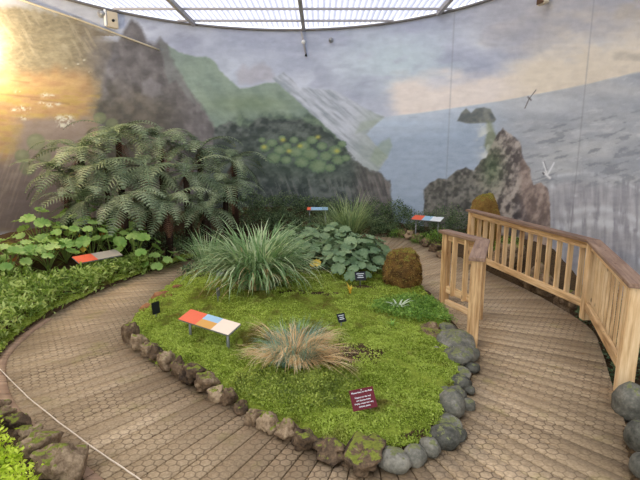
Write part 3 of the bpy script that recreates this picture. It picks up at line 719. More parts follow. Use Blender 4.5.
labs = ['large grey rounded stone at the island front, right of the wide brown rock','upright dark grey stone tucked behind the front grey one','narrow grey stone, third from the front in the grey edging','broad grey green stone at the bend of the grey edging','thin flat grey stone lying slanted above the bend of the edging','tallest rounded grey stone halfway up the right edging','tiny grey pebble set behind the tallest edging stone','small grey stone just above the tallest edging stone','grey oval stone below the middle of the right edging','small grey stone under the tilted oval boulder','tilted grey oval boulder, second below the short railing','little dark pebble left of the boulders by the short railing','biggest grey boulder beside the foot of the short railing','flat grey stone against the short railing post','pale grey pointed stone at the top of the grey edging','little grey stone against the boards, just below the tilted oval boulder','little grey stone against the boards beside the tallest edging stone','little grey stone against the boards at the bend of the edging','tiny grey stone against the boards beside the grey oval stone','little dark stone against the boards beside the biggest grey boulder']
for (x, y, w, h, t), lb in zip(L2, labs): rock('g', x+(5 if 435 < x and y > 350 else 2 if y > 350 else 0), y, w, h, lb, G2, dep=None, rot=None)
rock('b', 430, 335, 24, 12, 'low brown rock sunk in moss, left of the pale pointed stone', None)
rock('g', 426, 346, 26, 5, 'flat dark slate lying on the moss under the low brown rock', None, name='slate')
for i, (x, y, w, h) in enumerate([(2,402,10,8),(3,414,13,11),(18,423,19,14),(20,432,15,8),(31,434,14,12),(40,449,28,22),(63,471,38,30)]):
    rock('b', x, y, w, h, ['small dark rock at the left frame edge above the lime bed','brown rock at the left frame edge beside the lime bed','pale topped rock, third down the rim of the lime bed','flat grey brown rock inside the rim of the lime bed','small rounded rock right of the flat one on the lime bed rim','large dark brown rock second from the bottom left corner','largest dark rock in the bottom left corner of the boardwalk'][i], 'brown rocks rimming the lime bed at bottom left')
for i, (x, y, w, h) in enumerate([(631,404,28,34),(642,444,24,34),(648,470,22,26)]):
    rock('g', x, y, w, h, ['big smooth grey boulder against the right railing post','mossy grey boulder below the one at the railing post','grey boulder lowest on the right frame edge'][i], 'grey boulders right of the boardwalk')
for i, (x, y, w, h) in enumerate([(396,231,9,6),(403,234,9,7),(411,236,10,7),(419,239,10,8),(427,243,10,8),(435,248,10,9),(442,254,9,8)]):
    rock('b', x, y, w, h, 'mossy ochre rock, %s from the left along the far bend of the boardwalk' % ordn[i], 'mossy ochre rocks along the far bend')
rock('r', 177, 289, 8, 5, 'little reddish stone on the moss edge farthest up the left path', 'reddish edging stones'); rock('r', 163, 298, 15, 7, 'long reddish stone on the moss edge of the left path', 'reddish edging stones'); rock('r', 148, 307, 13, 6, 'reddish stone nearest the far left tip of the island', 'reddish edging stones')
rock('b', 171, 257, 12, 9, 'pinkish brown rock at the path edge under the ferns')
for i, (x, y, w, h) in enumerate([(500,262,22,22),(522,276,20,20),(545,284,18,16),(486,250,16,20)]):
    p = gp(x, y, .1); o = link('rock', random.choice(RK['b']), None, None, (p[0]+.75, p[1]+.55, 0)); s = .55-.05*i
    xx, yy = [(3.55, 8.7), (3.75, 7.8), (3.9, 7.0), (3.35, 9.6)][i]
    o.location = (xx, yy, hz(xx, yy)+.12); o.scale = (.55, .6, .62-.06*i)
    tag(o, ['mossy rock behind the long railing, below the painted rock stack','mossy rock behind the middle of the long railing','small mossy rock behind the right half of the long railing','mossy rock behind the far end of the long railing'][i], 'rock', 'rocks behind the long railing')
def fuzz(base, nn, size, mat, name, zmin=-9, seed=0):
    """short moss leaves growing out of a surface mesh (local coords, unscaled object)"""
    me = base; vs = np.array([v.co[:] for v in me.vertices]); ns = np.array([v.normal[:] for v in me.vertices])
    tri = np.array([list(p.vertices)[:3] for p in me.polygons]); r = np.random.default_rng(seed)
    k = r.integers(0, len(tri), nn); w = r.dirichlet((1, 1, 1), nn)
    P = (vs[tri[k]]*w[:, :, None]).sum(1); N = (ns[tri[k]]*w[:, :, None]).sum(1); m = N[:, 2] > zmin
    return scatter_leaves(name, P[m], N[m], size, mat, r)
def scatter_leaves(name, P, N, size, mat, r, spread=.9, wid=.4, fold=True):
    n_ = len(P); N = N/np.maximum(np.linalg.norm(N, axis=1, keepdims=True), 1e-6)
    d = N+r.normal(0, spread, (n_, 3))*.6; d /= np.linalg.norm(d, axis=1, keepdims=True)
    s = np.cross(d, r.normal(0, 1, (n_, 3))); s /= np.linalg.norm(s, axis=1, keepdims=True)
    sz = size*r.uniform(.6, 1.4, (n_, 1)) if np.isscalar(size) else size[:, None]
    up = np.array([0, 0, 1.0])
    a = P; b = P+d*sz*.5+s*sz*wid/2; c = P+d*sz-up*sz*.15; e = P+d*sz*.5-s*sz*wid/2
    V = np.stack([a, b, c, e], 1).reshape(-1, 3); Fq = np.arange(4*n_).reshape(-1, 4)
    me = npmesh(name, V, Fq); me.materials.append(mat); return me
def boulder(x, y, z, sx, sy, sz, seed, label, tops=0):
    e = empty('mossy_boulder', (x, y, z), label, 'boulder')
    bm = bmesh.new(); bmesh.ops.create_icosphere(bm, subdivisions=5, radius=.5)
    off = Vector((seed, seed*2, 0))
    for v in bm.verts:
        p = v.co.normalized(); q = Vector((math.copysign(abs(p.x)**.7, p.x), math.copysign(abs(p.y)**.7, p.y), math.copysign(abs(p.z)**.75, p.z)))
        d = 1+.16*mnoise.noise(p*1.5+off)+.08*mnoise.noise(p*4+off)+.05*mnoise.noise(p*12+off)
        v.co = Vector((q.x*sx*.5*d, q.y*sy*.5*d, q.z*sz*.5*d+sz*.42))
        if q.z > 0: v.co.x *= 1-.12*q.z; v.co.y *= 1-.12*q.z
    me = bmesh_to('stone', bm, True); link('stone', me, M['boulder'], e)
    m1 = fuzz(me, 5000, .02, M['mossb'], 'moss', -.6, 5); link('moss', m1, None, e)
    return e
M['mossb'] = leafmat('boulder_moss', [(.1, (104,72,36)), (.5, (154,116,58)), (.9, (176,168,78))], 4, .2, .8)
p = gp(404, 296); boulder(p[0], p[1]+.18, hz(p[0], p[1]+.15)-.06, .58, .52, .66, 3.3, 'rounded boulder covered in ochre and green moss, at the right of the island')
q = at(486, 192, 9.9); zz = hz(q[0], 9.9); boulder(q[0], 9.9, zz-.05, .62, .55, (q[2]-zz)*1.06, 8.1, 'tall mossy boulder standing behind the far end of the long railing')
# ------------------------------------------------------------------ moss lawn on the island
def inside_pts(poly, nn, r, pad=.0, box=None):
    x0, y0 = poly.min(0); x1, y1 = poly.max(0)
    if box: x0, y0, x1, y1 = box
    P = np.c_[r.uniform(x0, x1, nn), r.uniform(y0, y1, nn)]
    return P[sdist(poly, P) < -pad]
def keepout(P, spots):
    m = np.ones(len(P), bool)
    for (x, y, rx, ry) in spots: m &= ((P[:, 0]-x)/rx)**2+((P[:, 1]-y)/ry)**2 > 1
    return P[m]
r1 = np.random.default_rng(1)
def on_ground(P): return np.c_[P, height(P)]
bare = [(-.05, 4.35, .2, .14)]
P = np.vstack([inside_pts(INN, 260000, r1, .06, (-2.6, 2.9, 2.0, 5.4)), inside_pts(INN, 90000, r1, .03, (-2.6, 5.4, 2.1, 8.2))])
P = keepout(P, bare); P = P[r1.uniform(0, 1, len(P)) > barek(P)*.97]; P = P[(sdist(INN, P) < -.13) | (P[:, 0] < 1.0)]; nm = fbm(P[:, 0]*3, P[:, 1]*3, 77, 3); P = P[r1.uniform(0, 1, len(P)) < sstep(.15, .36, nm)*.8+.2]
P3 = on_ground(P); lump = fbm(P[:, 0]*9, P[:, 1]*9, 78, 2); P3[:, 2] += (lump-.35)*.08
me = scatter_leaves('moss_carpet', P3, np.tile([0, 0, 1.0], (len(P3), 1)), r1.uniform(.010, .026, len(P3))*(.7+.8*lump), M['moss'], r1, 1.1, .6)
tag(link('moss_carpet', me), 'bright yellow green moss carpet covering the planted island', 'moss', kind='stuff')
# taller mat plants near the short railing
def bushy(name, pts, hgt, dens, leaf, mat, label, cat, kind=None, wid=.4, r=None, group=None, parent=None):
    """low leafy mound: many little leaves through its depth"""
    r = r or rng; P = np.repeat(pts, dens, 0)+r.normal(0, .04, (len(pts)*dens, 2)); G = on_ground(P)
    t = r.uniform(0, 1, len(P))**.6; G[:, 2] += t*hgt(P) if callable(hgt) else t*hgt
    Nn = np.c_[r.normal(0, .7, (len(P), 2)), np.full(len(P), .6)]
    me = scatter_leaves(name, G, Nn, r.uniform(.6, 1.3, len(P))*leaf, mat, r, .5, wid); o = link(name, me)
    return tag(o, label, cat, group, kind)
matpoly = np.array([gp(*q)[:2] for q in [(372,322),(384,312),(410,306),(440,313),(452,328),(445,332),(420,333),(392,330)]])
Pm = inside_pts(matpoly, 2600, r1)
bushy('mat_plant', Pm, .10, 4, .03, M['mosslow'], 'low fresh green leafy mat plant in front of the mossy boulder', 'plant', 'stuff', .6, r1)
frpoly = np.array([gp(*q)[:2] for q in [(232,392),(262,384),(300,392),(345,386),(352,400),(340,418),(312,424),(280,414),(250,404),(236,400)]])
Pm = inside_pts(frpoly, 2600, r1)
bushy('creeping_plant', Pm, .06, 4, .024, M['mossdark'], 'darker green creeping plant under the dry tussock along the front edge', 'plant', 'stuff', .6, r1)
# ------------------------------------------------------------------ left and front groundcovers
r2 = np.random.default_rng(2)
lp = np.array([(-3.56,4.7),(-3.68,5.6),(-3.64,6.6),(-3.44,7.55),(-3.08,8.5),(-3.4,8.6),(-3.75,7.7),(-4.1,7.0),(-5.0,6.8),(-6.1,6.7),(-6.1,4.6)])
Pm = inside_pts(lp, 5200, r2)
bushy('groundcover', Pm, lambda P: .10+.22*fbm(P[:, 0]*2.2, P[:, 1]*2.2, 61, 3), 8, .10, M['cover'], 'fresh green leafy groundcover along the left edge of the boardwalk', 'groundcover', 'stuff', .3, r2)
# mossy verge between path and groundcover
vg = OUT[(OUT[:, 0] < -2.6) & (OUT[:, 1] > 4.6) & (OUT[:, 1] < 9.6)]
Pv = np.repeat(vg, 160, 0)+np.c_[-np.abs(r2.normal(0, .06, len(vg)*160)), r2.normal(0, .06, len(vg)*160)]-np.array([.02, 0])
me = scatter_leaves('moss_verge', on_ground(Pv)+np.array([0, 0, .01]), np.tile([0, 0, 1.0], (len(Pv), 1)), r2.uniform(.02, .04, len(Pv)), M['moss'], r2, 1, .6)
tag(link('moss_verge', me), 'narrow mossy verge at the left edge of the boardwalk', 'moss', kind='stuff')
bl = np.array([(-3.6,3.9),(-3.2,3.8),(-2.85,3.5),(-2.45,3.15),(-2.05,2.82),(-1.75,2.55),(-1.5,2.2),(-3.6,2.2)])
Pm = inside_pts(bl, 3800, r2)
bushy('lime_groundcover', Pm, .13, 9, .042, M['lime'], 'bright lime groundcover filling the bed at bottom left', 'groundcover', 'stuff', .45, r2)
bl2 = np.array([(2.75,3.7),(3.3,3.9),(3.4,3.0),(2.6,2.0),(2.1,2.3),(2.5,3.1)])
# ------------------------------------------------------------------ grasses
def blades(name, root, az, th0, th1, ln, w, mat, seg=6):
    """curved tapering strips; th = angle from upright at root and tip"""
    n_ = len(root); s = np.linspace(0, 1, seg+1); P = [root.copy()]; p = root.copy()
    for i in range(seg):
        th = th0+(th1-th0)*((s[i]+s[i+1])/2)**1.3
        d = np.c_[np.sin(th)*np.cos(az), np.sin(th)*np.sin(az), np.cos(th)]; p = p+d*(ln/seg)[:, None]; P.append(p)
    sd = np.c_[-np.sin(az), np.cos(az), np.zeros(n_)]; V = []
    for i, q in enumerate(P):
        ww = (w*(1-s[i]**2.2)+.0008)[:, None]; V += [q-sd*ww/2, q+sd*ww/2]
    V = np.stack(V, 1); k = 2*(seg+1); base = (np.arange(n_)*k)[:, None]
    Fq = np.concatenate([base+np.array([2*i, 2*i+1, 2*i+3, 2*i+2]) for i in range(seg)], 0)
    me = npmesh(name, V.reshape(-1, 3), Fq, True); me.materials.append(mat); return me
def tussock(r, n_, rad, L, th0, th1, w, mat, name, z0=0, azr=None):
    az = r.uniform(-PI, PI, n_) if azr is None else r.uniform(azr[0], azr[1], n_)
    rr = rad*np.sqrt(r.uniform(0, 1, n_)); a2 = az+r.normal(0, .6, n_)
    root = np.c_[rr*np.cos(a2), rr*np.sin(a2), np.full(n_, z0)]; k = rr/rad
    return blades(name, root, az+r.normal(0, .35, n_), r.uniform(0, th0, n_)*(.3+.7*k), r.uniform(th1[0], th1[1], n_), r.uniform(L[0], L[1], n_), r.uniform(w*.7, w*1.3, n_), mat)
r3 = np.random.default_rng(3)
p = gp(256, 291); tx, ty = p[0]+.09, p[1]-.36
t1 = empty('tussock_grass', (tx, ty, hz(tx, ty)-.02), 'huge arching silvery green tussock grass in the middle of the island', 'grass tussock')
link('green_blades', tussock(r3, 1150, .28, (.7, 1.34), .5, (1.1, 3.0), .029, M['tuss'], 'green_blades'), None, t1)
o = link('dry_blades', tussock(r3, 160, .32, (.5, 1.1), 1.0, (1.6, 2.6), .014, M['straw'], 'dry_blades', .0), None, t1); o['label'] = 'straw coloured dead blades'
p = gp(294, 381); tx, ty = p[0], p[1]+.12
t2 = empty('tussock_grass', (tx, ty, hz(tx, ty)-.01), 'half dried tussock with blue green top and straw skirt near the front of the island', 'grass tussock')
o = link('green_blades', tussock(r3, 520, .22, (.2, .44), .7, (.5, 2.3), .006, M['blue'], 'green_blades', .02), None, t2); o['label'] = 'blue green fresh blades'
az_ = []; th0_ = []; th1_ = []; ln_ = []; rt_ = []
for k in range(44):
    a = r3.uniform(-PI, PI); m_ = int(r3.integers(14, 40)); L_ = r3.uniform(.22, .46)*(1.15 if abs(math.cos(a)) > .75 else .85); t1_ = r3.uniform(1.7, 2.8); t0_ = r3.uniform(.1, 1.1); ro = r3.uniform(.02, .26)
    az_ += list(a+r3.normal(0, .16, m_)); th0_ += list(t0_+r3.normal(0, .12, m_)); th1_ += list(t1_+r3.normal(0, .25, m_)); ln_ += list(L_*r3.uniform(.7, 1.15, m_))
    rt_ += [(ro*math.cos(a)+x_, ro*math.sin(a)+y_, .06) for x_, y_ in r3.normal(0, .025, (m_, 2))]
o = link('dry_blades', blades('dry_blades', np.array(rt_), np.array(az_), np.array(th0_), np.array(th1_), np.array(ln_), r3.uniform(.004, .009, len(az_)), M['straw']), None, t2); o['label'] = 'straw coloured drooping blades'
for (x, y, d, h, lb, m_, nn) in ((350, 228, 10.4, 1.2, 'upright olive grass clump behind the dusky cabbages', 'tuss2', 420), (334, 224, 10.8, 1.05, 'smaller olive grass clump left of the upright one at the back', 'tuss2', 260), (208, 268, 8.2, .75, 'small grass clump at the left foot of the huge tussock', 'tuss', 200)):
    q = at(x, y, d); zz = hz(q[0], d)
    e = empty('grass_clump', (q[0], d, zz-.02), lb, 'grass clump')
    link('green_blades', tussock(r3, nn, .16, (h*.6, h*1.15), .5, (.5, 2.2), .018, M[m_], 'green_blades'), None, e)
# ------------------------------------------------------------------ tree ferns
def frond(L, bend, seed, npair=15):
    """arching frond: stem tube and pinnae with small leaflets. Local: grows along +X, up +Z"""
    r = random.Random(seed); V = []; Fq = []
    N = 30; pts = [Vector((0, 0, 0))]; th = bend[0]
    for i in range(N):
        t = (i+.5)/N; th = bend[0]+(bend[1]-bend[0])*t**1.2
        pts.append(pts[-1]+Vector((math.cos(th), .0, math.sin(th)))*(L/N))
    def quad(a, b, c, d):
        k = len(V); V.extend([tuple(a), tuple(b), tuple(c), tuple(d)]); Fq.append((k, k+1, k+2, k+3))
    for i in range(N):
        w = .010*(1-i/N)+.003; y = Vector((0, w, 0)); quad(pts[i]-y, pts[i+1]-y*.9, pts[i+1]+y*.9, pts[i]+y)
        z = Vector((0, 0, -w)); quad(pts[i]+z, pts[i+1]+z, pts[i+1], pts[i])
    for k in range(npair):
        t = .14+.84*k/(npair-1); f = t*N; i = min(int(f), N-1); p = pts[i].lerp(pts[i+1], f-i); dx = (pts[i+1]-pts[i]).normalized()
        up = Vector((0, 1, 0)).cross(dx)*-1.0
        pl = L*.19*math.sin(PI*min(1, (t*.86+.10)))**.8*r.uniform(.9, 1.1)
        for s in (-1, 1):
            ax = (Vector((0, s, 0))*.9+dx*.42-up*.0).normalized()
            n2 = 7; w0 = L/npair*.46
            q = p
            for j in range(n2):
                u = j/n2; droop = Vector((0, 0, -1))*(.55*u*u)
                st = (ax+droop).normalized()*pl/n2; q2 = q+st
                side = st.normalized().cross(up).normalized(); lw = w0*(1-u)**.6*.95+.004
                base = q.lerp(q2, .1); tip = st.normalized()*lw*.35
                for ss in (-1, 1):
                    a = q; b = q2*.92+q*.08; c = q.lerp(q2, .85)+side*ss*lw*.55+tip-Vector((0,0,lw*.12)); d = q.lerp(q2, .35)+side*ss*lw*.5+tip*.5-Vector((0,0,lw*.12))
                    quad(a, b, c, d)
                q = q2
    return npmesh('frond', V, Fq)
FR = [frond(1.3, (.6, -1.0), 1), frond(1.25, (.3, -1.05), 2), frond(1.3, (.9, -.8), 3), frond(1.15, (-.1, -1.1), 4)]
for me in FR: me.materials.append(M['fern'])
FD = frond(.8, (-.9, -1.5), 5); FD.materials.append(M['deadfern'])
def treefern(x, y, d, sc, nf, label, seed, dead=1, thin=False):
    nf += 3
    r = random.Random(seed); q = at(x, y, d); zz = hz(q[0], q[1]); H = q[2]-zz
    e = empty('tree_fern', (q[0], q[1], zz-.03), label, 'tree fern', 'tree ferns at the back left')
    H = max(H, .15)
    pts = [Vector((0, 0, 0)), Vector((r.uniform(-.05, .05), r.uniform(-.05, .05), H*.5)), Vector((0, 0, H+.02))]
    tube('trunk', pts, .08, M['trunk'], e, 10, .8)
    for k in range(nf):
        a = 2*PI*k/nf*1.0+r.uniform(-.25, .25)
        ring = k % 3
        me = FR[(2, 0, 1)[ring]] if r.random() > .25 else FR[3]
        o = link('frond', me, None, e, (0, 0, H+.01)); s = sc*r.uniform(.85, 1.12)
        o.scale = (s, s*r.uniform(.95, 1.1), s); o.rotation_euler = (r.uniform(-.2, .2), r.uniform(-.12, .22), a)
    for k in range(dead):
        o = link('dead_frond', FD, None, e, (0, 0, H-.02)); o.scale = (sc,)*3; o.rotation_euler = (0, 0, r.uniform(3.6, 5.8)); o['label'] = 'brown dead frond hanging down'
    return e
ferns = [(80,150,9.7,.8,18,'tree fern at the far left of the rear row, under the ochre hill'),
 (118,134,10.6,.9,18,'tallest tree fern near the left of the rear row'),
 (160,140,10.9,.9,18,'rear tree fern with broad crown in the middle of the thicket'),
 (200,148,11.0,.88,18,'rear tree fern right of the middle, below the dark crag'),
 (234,160,11.1,.8,17,'tree fern at the right end of the rear row beside the painted leaves'),
 (66,176,9.4,.82,18,'tree fern low at the left end of the thicket'),
 (104,168,9.5,.88,18,'tree fern in the middle row above the slanted panel'),
 (146,166,9.7,.88,18,'tree fern in the centre of the middle row of the thicket'),
 (186,172,9.9,.85,18,'shaded tree fern in the right half of the middle row'),
 (226,186,10.3,.75,17,'low tree fern at the right foot of the thicket'),
 (84,200,8.7,.75,17,'small fern at the front left, just above the cabbage leaves'),
 (124,200,8.7,.8,17,'front fern above the round leaves right of the slanted panel'),
 (166,204,9.1,.78,17,'front fern nearest the boardwalk'),
 (206,208,9.6,.72,16,'small front fern left of the huge tussock grass')]
for i, f_ in enumerate(ferns): treefern(*f_, seed=40+i)
# ------------------------------------------------------------------ cabbages with round leaves
def roundleaf(seed, R=.13, cup=.25, lobes=11):
    """round pleated leaf with its stalk; origin at the stalk foot, blade centre at (0,0,1)*h is set by placing"""
    r = random.Random(seed); bm = bmesh.new(); c = bm.verts.new((0, 0, 0)); rings = []
    for j in range(1, 5):
        t = j/4; ring = []
        for k in range(44):
            a = 2*PI*k/44; notch = 1-.55*math.exp(-((abs((a+PI) % (2*PI)-PI))/.22)**2)*t
            rad = R*t*notch*(1+(.07*math.cos(a*lobes)+.03*math.sin(a*3+seed))*t)
            z = cup*R*t*t+.06*R*math.cos(a*lobes)*t+.10*R*math.sin(a*2+seed)*t*t-.12*R*t**4
            ring.append(bm.verts.new((rad*math.cos(a), rad*math.sin(a), z)))
        rings.append(ring)
    for k in range(44): bm.faces.new((c, rings[0][k], rings[0][(k+1) % 44]))
    for j in range(3):
        for k in range(44): bm.faces.new((rings[j][k], rings[j+1][k], rings[j+1][(k+1) % 44], rings[j][(k+1) % 44]))
    return bmesh_to('leaf', bm, True)
LEAF = {}
for key in ('cab', 'cabdark', 'cabyellow', 'caborange'):
    LEAF[key] = []
    for s in range(3):
        me = roundleaf(s+1, .13, (.3, .1, .45)[s]); me.materials.append(M[key]); LEAF[key].append(me)
def stalkmesh(v):
    """unit stalk bending from the origin to (1,0,1)"""
    bm = bmesh.new(); rings = []
    for i in range(6):
        t = i/5; x = t**(1.0+v*.5); z = t; rr = .012
        rings.append([bm.verts.new((x+rr*math.cos(k*PI/2.5), rr*math.sin(k*PI/2.5), z)) for k in range(5)])
    for i in range(5):
        for k in range(5): bm.faces.new((rings[i][k], rings[i][(k+1) % 5], rings[i+1][(k+1) % 5], rings[i+1][k]))
    me = bmesh_to('stalk', bm, True); me.materials.append(M['stalk']); return me
STK = [stalkmesh(0), stalkmesh(1)]
def cabbage(name, x, y, nl, R, H, rad, mat, label, cat, group, seed, extra=(), stalks=True):
    r = random.Random(seed); e = empty(name, (x, y, hz(x, y)-.01), label, cat, group)
    for k in range(nl):
        a = k*2.4+r.uniform(-.3, .3); rr = rad*math.sqrt((k+.5)/nl); h = H*(1-.55*(rr/rad)**2)*r.uniform(.8, 1.15)
        px_, py_ = rr*math.cos(a), rr*math.sin(a); key = extra[nl-1-k] if nl-1-k < len(extra) else mat
        o = link('leaf', r.choice(LEAF[key]), None, e, (px_, py_, h)); s = R/.13*r.uniform(.75, 1.2)
        o.scale = (s, s, s); til = .25+.5*rr/rad
        o.rotation_euler = (r.uniform(-.2, .2), til*r.uniform(.5, 1.2), a)
        if key != mat: o['label'] = 'yellowing leaf' if key == 'cabyellow' else 'orange leaf'
        if stalks:
            st = link('stalk', r.choice(STK), None, e); st.scale = (max(rr, .03), 1, h); st.rotation_euler = (0, 0, a)
    return e
lefts = [(4,268,6.9,.5,'round leaved green cabbage plant at the left frame edge'),(24,262,7.3,.52,'round leaved green cabbage plant with yellowing leaf near the left wall'),(48,262,7.5,.6,'round leaved green cabbage plant left of the slanted panel'),
 (66,258,8.0,.72,'round leaved cabbage plant behind the orange end of the slanted panel'),(92,256,8.2,.78,'round leaved cabbage plant directly behind the slanted panel'),(112,254,8.4,.72,'round leaved cabbage plant with yellow stalks right of the slanted panel'),
 (136,256,8.4,.62,'round leaved cabbage plant between the slanted panel and the boardwalk'),(82,240,8.9,.85,'tall round leaved cabbage plant under the front ferns'),(40,246,8.2,.66,'round leaved cabbage plant at the back near the left end of the ferns'),(160,258,8.6,.38,'small round leaved cabbage plant nearest the left boardwalk'),(120,240,8.9,.72,'round leaved cabbage plant in the shade under the middle ferns')]
ex = {1: ('cabyellow', 'caborange'), 2: ('caborange', 'cabyellow'), 3: ('caborange','cabyellow'), 4: ('cabyellow', 'caborange'), 5: ('cabyellow',)}
for i, (x, y, d, H, lb) in enumerate(lefts):
    q = at(x, y, d); cabbage('cabbage_plant', q[0], d, 13, .112, H, .48, 'cab', lb, 'cabbage plant', 'bright round leaved plants on the left', 60+i, ex.get(i, ()))
# dusky cabbages in the centre
r4 = random.Random(5); cs = [(300,262,8.3,.45),(318,268,7.9,.42),(338,262,8.0,.5),(356,262,8.0,.5),(372,270,7.8,.42),(345,276,7.5,.36),(366,280,7.3,.28),(310,250,9.0,.5),(330,246,9.3,.5),(352,246,9.2,.52),(374,252,8.8,.45),(296,240,9.8,.5),(378,264,8.1,.32),(318,236,10.0,.5),(292,254,9.0,.5),(336,238,9.9,.55)]
rowl = ['at the front left of the clump, touching the huge tussock','at the front beside the huge tussock','in the middle of the front row','right of the middle of the front row','at the front right near the mossy boulder','lowest at the front of the clump','tucked low left of the mossy boulder','behind the right side of the huge tussock','in the centre of the clump','in front of the upright olive grass clump','at the right beside the inner boardwalk edge','at the back left behind the huge tussock','squeezed between the clump and the mossy boulder','at the back, in front of the small blue panel','at the far left, half behind the huge tussock','at the back, right in front of the olive grass clumps']
for i, (x, y, d, H) in enumerate(cs):
    x -= 8 if x > 350 else 3; q = at(x, y, d); cabbage('dusky_cabbage_plant', q[0], d, 16, .10, H*1.0, .42, 'cabdark', 'grey green round leaved plant '+rowl[i], 'cabbage plant', 'dusky round leaved plants in the island centre', 90+i, ('cabyellow',) if i == 1 else (), stalks=False)
# ------------------------------------------------------------------ background low shrubs
def shrub(x, d, w, h, mat, label, seed, leaf=.055, nn=1500, group='dark low shrubs along the foot of the mural'):
    r = np.random.default_rng(seed); q = at(x, 200, d); zz = hz(q[0], d)
    u = r.normal(0, 1, (nn, 3)); u /= np.linalg.norm(u, axis=1, keepdims=True); u[:, 2] = np.abs(u[:, 2])
    k = r.uniform(.45, 1, (nn, 1))**.5; lum = 1+.25*(fbm(u[:, 0]*3+seed, u[:, 1]*3+u[:, 2]*2, seed, 2)-.5)[:, None]*2
    P = u*k*lum*np.array([w/2, w/2*.8, h])
    me = scatter_leaves('low_shrub', P, u+np.array([0, 0, .4]), r.uniform(.6, 1.3, nn)*leaf, mat, r, .6, .5)
    o = link('low_shrub', me, None, None, (q[0], d, zz)); return tag(o, label, 'shrub', group)
sh = [(222,12.0,1.3,.75),(246,12.6,1.2,.7),(268,12.9,1.2,.62),(290,13.2,1.2,.62),(312,13.3,1.2,.6),(334,13.3,1.2,.62),(356,13.1,1.2,.65),(376,12.9,1.1,.7),(394,12.7,1.0,.75),(262,11.8,1.1,.5),(284,12.2,1.0,.45),(306,11.8,1.1,.52),(368,12.4,1.0,.45),(386,12.2,.9,.4)]
nm_ = ['below the right end of the fern thicket','left of the painted green leaves','below the left part of the painted green leaves','below the middle of the painted green leaves','behind the small blue panel','right of the small blue panel','below the right part of the painted leaves','at the foot of the painted dark boulder','at the shore line of the painted bay','in front of the shrub beside the ferns','in front of the back row, left of the blue panel','directly beneath the small blue panel','behind the olive grass clump, to its right','where the far boardwalk disappears']
for i, (x, d, w, h) in enumerate(sh): shrub(x, d, w, h, M['dark'], 'dark low leafy shrub '+nm_[i], 200+i)
sh2 = [(408,12.2,.9,.62,'dark','behind the orange ended panel'),(426,11.7,.9,.6,'dark','right of the orange ended panel'),(446,11.3,.9,.72,'dark','below the painted rocks, left of the long railing'),(462,10.9,.8,.75,'dark','left of the tall mossy boulder'),(424,11.1,.55,.32,'mosslow','with bright green cushion shape under the orange ended panel'),(440,10.7,.6,.34,'mosslow','with bright green cushion shape beside the short railing top'),(512,9.3,.7,.35,'mosslow','behind the far half of the long railing'),(400,11.9,.6,.3,'mosslow','beside the far bend rocks at left')]
for i, (x, d, w, h, m_, lb) in enumerate(sh2): shrub(x, d, w, h, M[m_], ('low leafy shrub ' if m_ == 'dark' else 'mossy green shrub ')+lb, 230+i, .045 if m_ == 'dark' else .03, 1400, 'shrubs at the far right bend')
for i, (x, d, w, h, lb) in enumerate([(62,8.9,1.2,.42,'under the cabbage leaves at the left'),(150,9.3,1.3,.45,'under the middle ferns'),(196,10.0,1.2,.4,'in the shade behind the left boardwalk'),(112,9.2,1.2,.4,'behind the slanted panel')]):
    shrub(x, d, w, h, M['dark'], 'dark undergrowth '+lb, 250+i, .05, 1300, 'undergrowth beneath the ferns')
for i, (x_, y_, lb) in enumerate(((3.72, 5.25, 'nearer the corner post'), (3.42, 4.6, 'beside the nearest post'), (3.95, 6.3, 'just past the corner post'))):
    shrub(320+F*x_/y_, y_, .66, .78, M['dark'], 'dark low shrub behind the right bay of the long railing, '+lb, 270+i, .045, 1300, 'shrubs behind the right railing bay')
# island back filler ground cover
Pm = keepout(inside_pts(INN, 9000, r2, .1, (-2.4, 7.6, 2.1, 11)), [(1.6, 8.5, .35, 2)])
bushy('island_undergrowth', Pm[:2600], .16, 6, .06, M['dark'], 'dark leafy undergrowth covering the back of the island', 'groundcover', 'stuff', .5, r2)
# ------------------------------------------------------------------ small plants
def rosette(name, x, y, nl, L, w, mat, label, up=.6, seed=0, zoff=0):
    p = gp(x, y, .12); r = np.random.default_rng(seed); e = empty(name, (p[0], p[1], hz(p[0], p[1])), label, 'plant')
    for k in range(nl):
        az = np.array([2*PI*k/nl+r.uniform(-.2, .2)])
        me = blades('leaf', np.array([[0, 0, .0]]), az, np.array([up*.5]), np.array([up+.9]), np.array([L*r.uniform(.8, 1.2)]), np.array([w]), mat, 5)
        link('leaf', me, None, e)
    return e
rosette('silver_rosette', 398, 314, 11, .24, .042, M['silver'], 'silvery white spiky rosette plant on the moss in front of the mossy boulder', .7, 1)
rosette('yellow_rosette', 350, 297, 6, .17, .03, M['cabyellow'], 'small plant with upright pale yellow leaves beside a black label', .25, 2)
rosette('strap_leaf_seedling', 392, 330, 7, .14, .02, M['mosslow'], 'little strap leaved seedling near the flat slate', .8, 3)
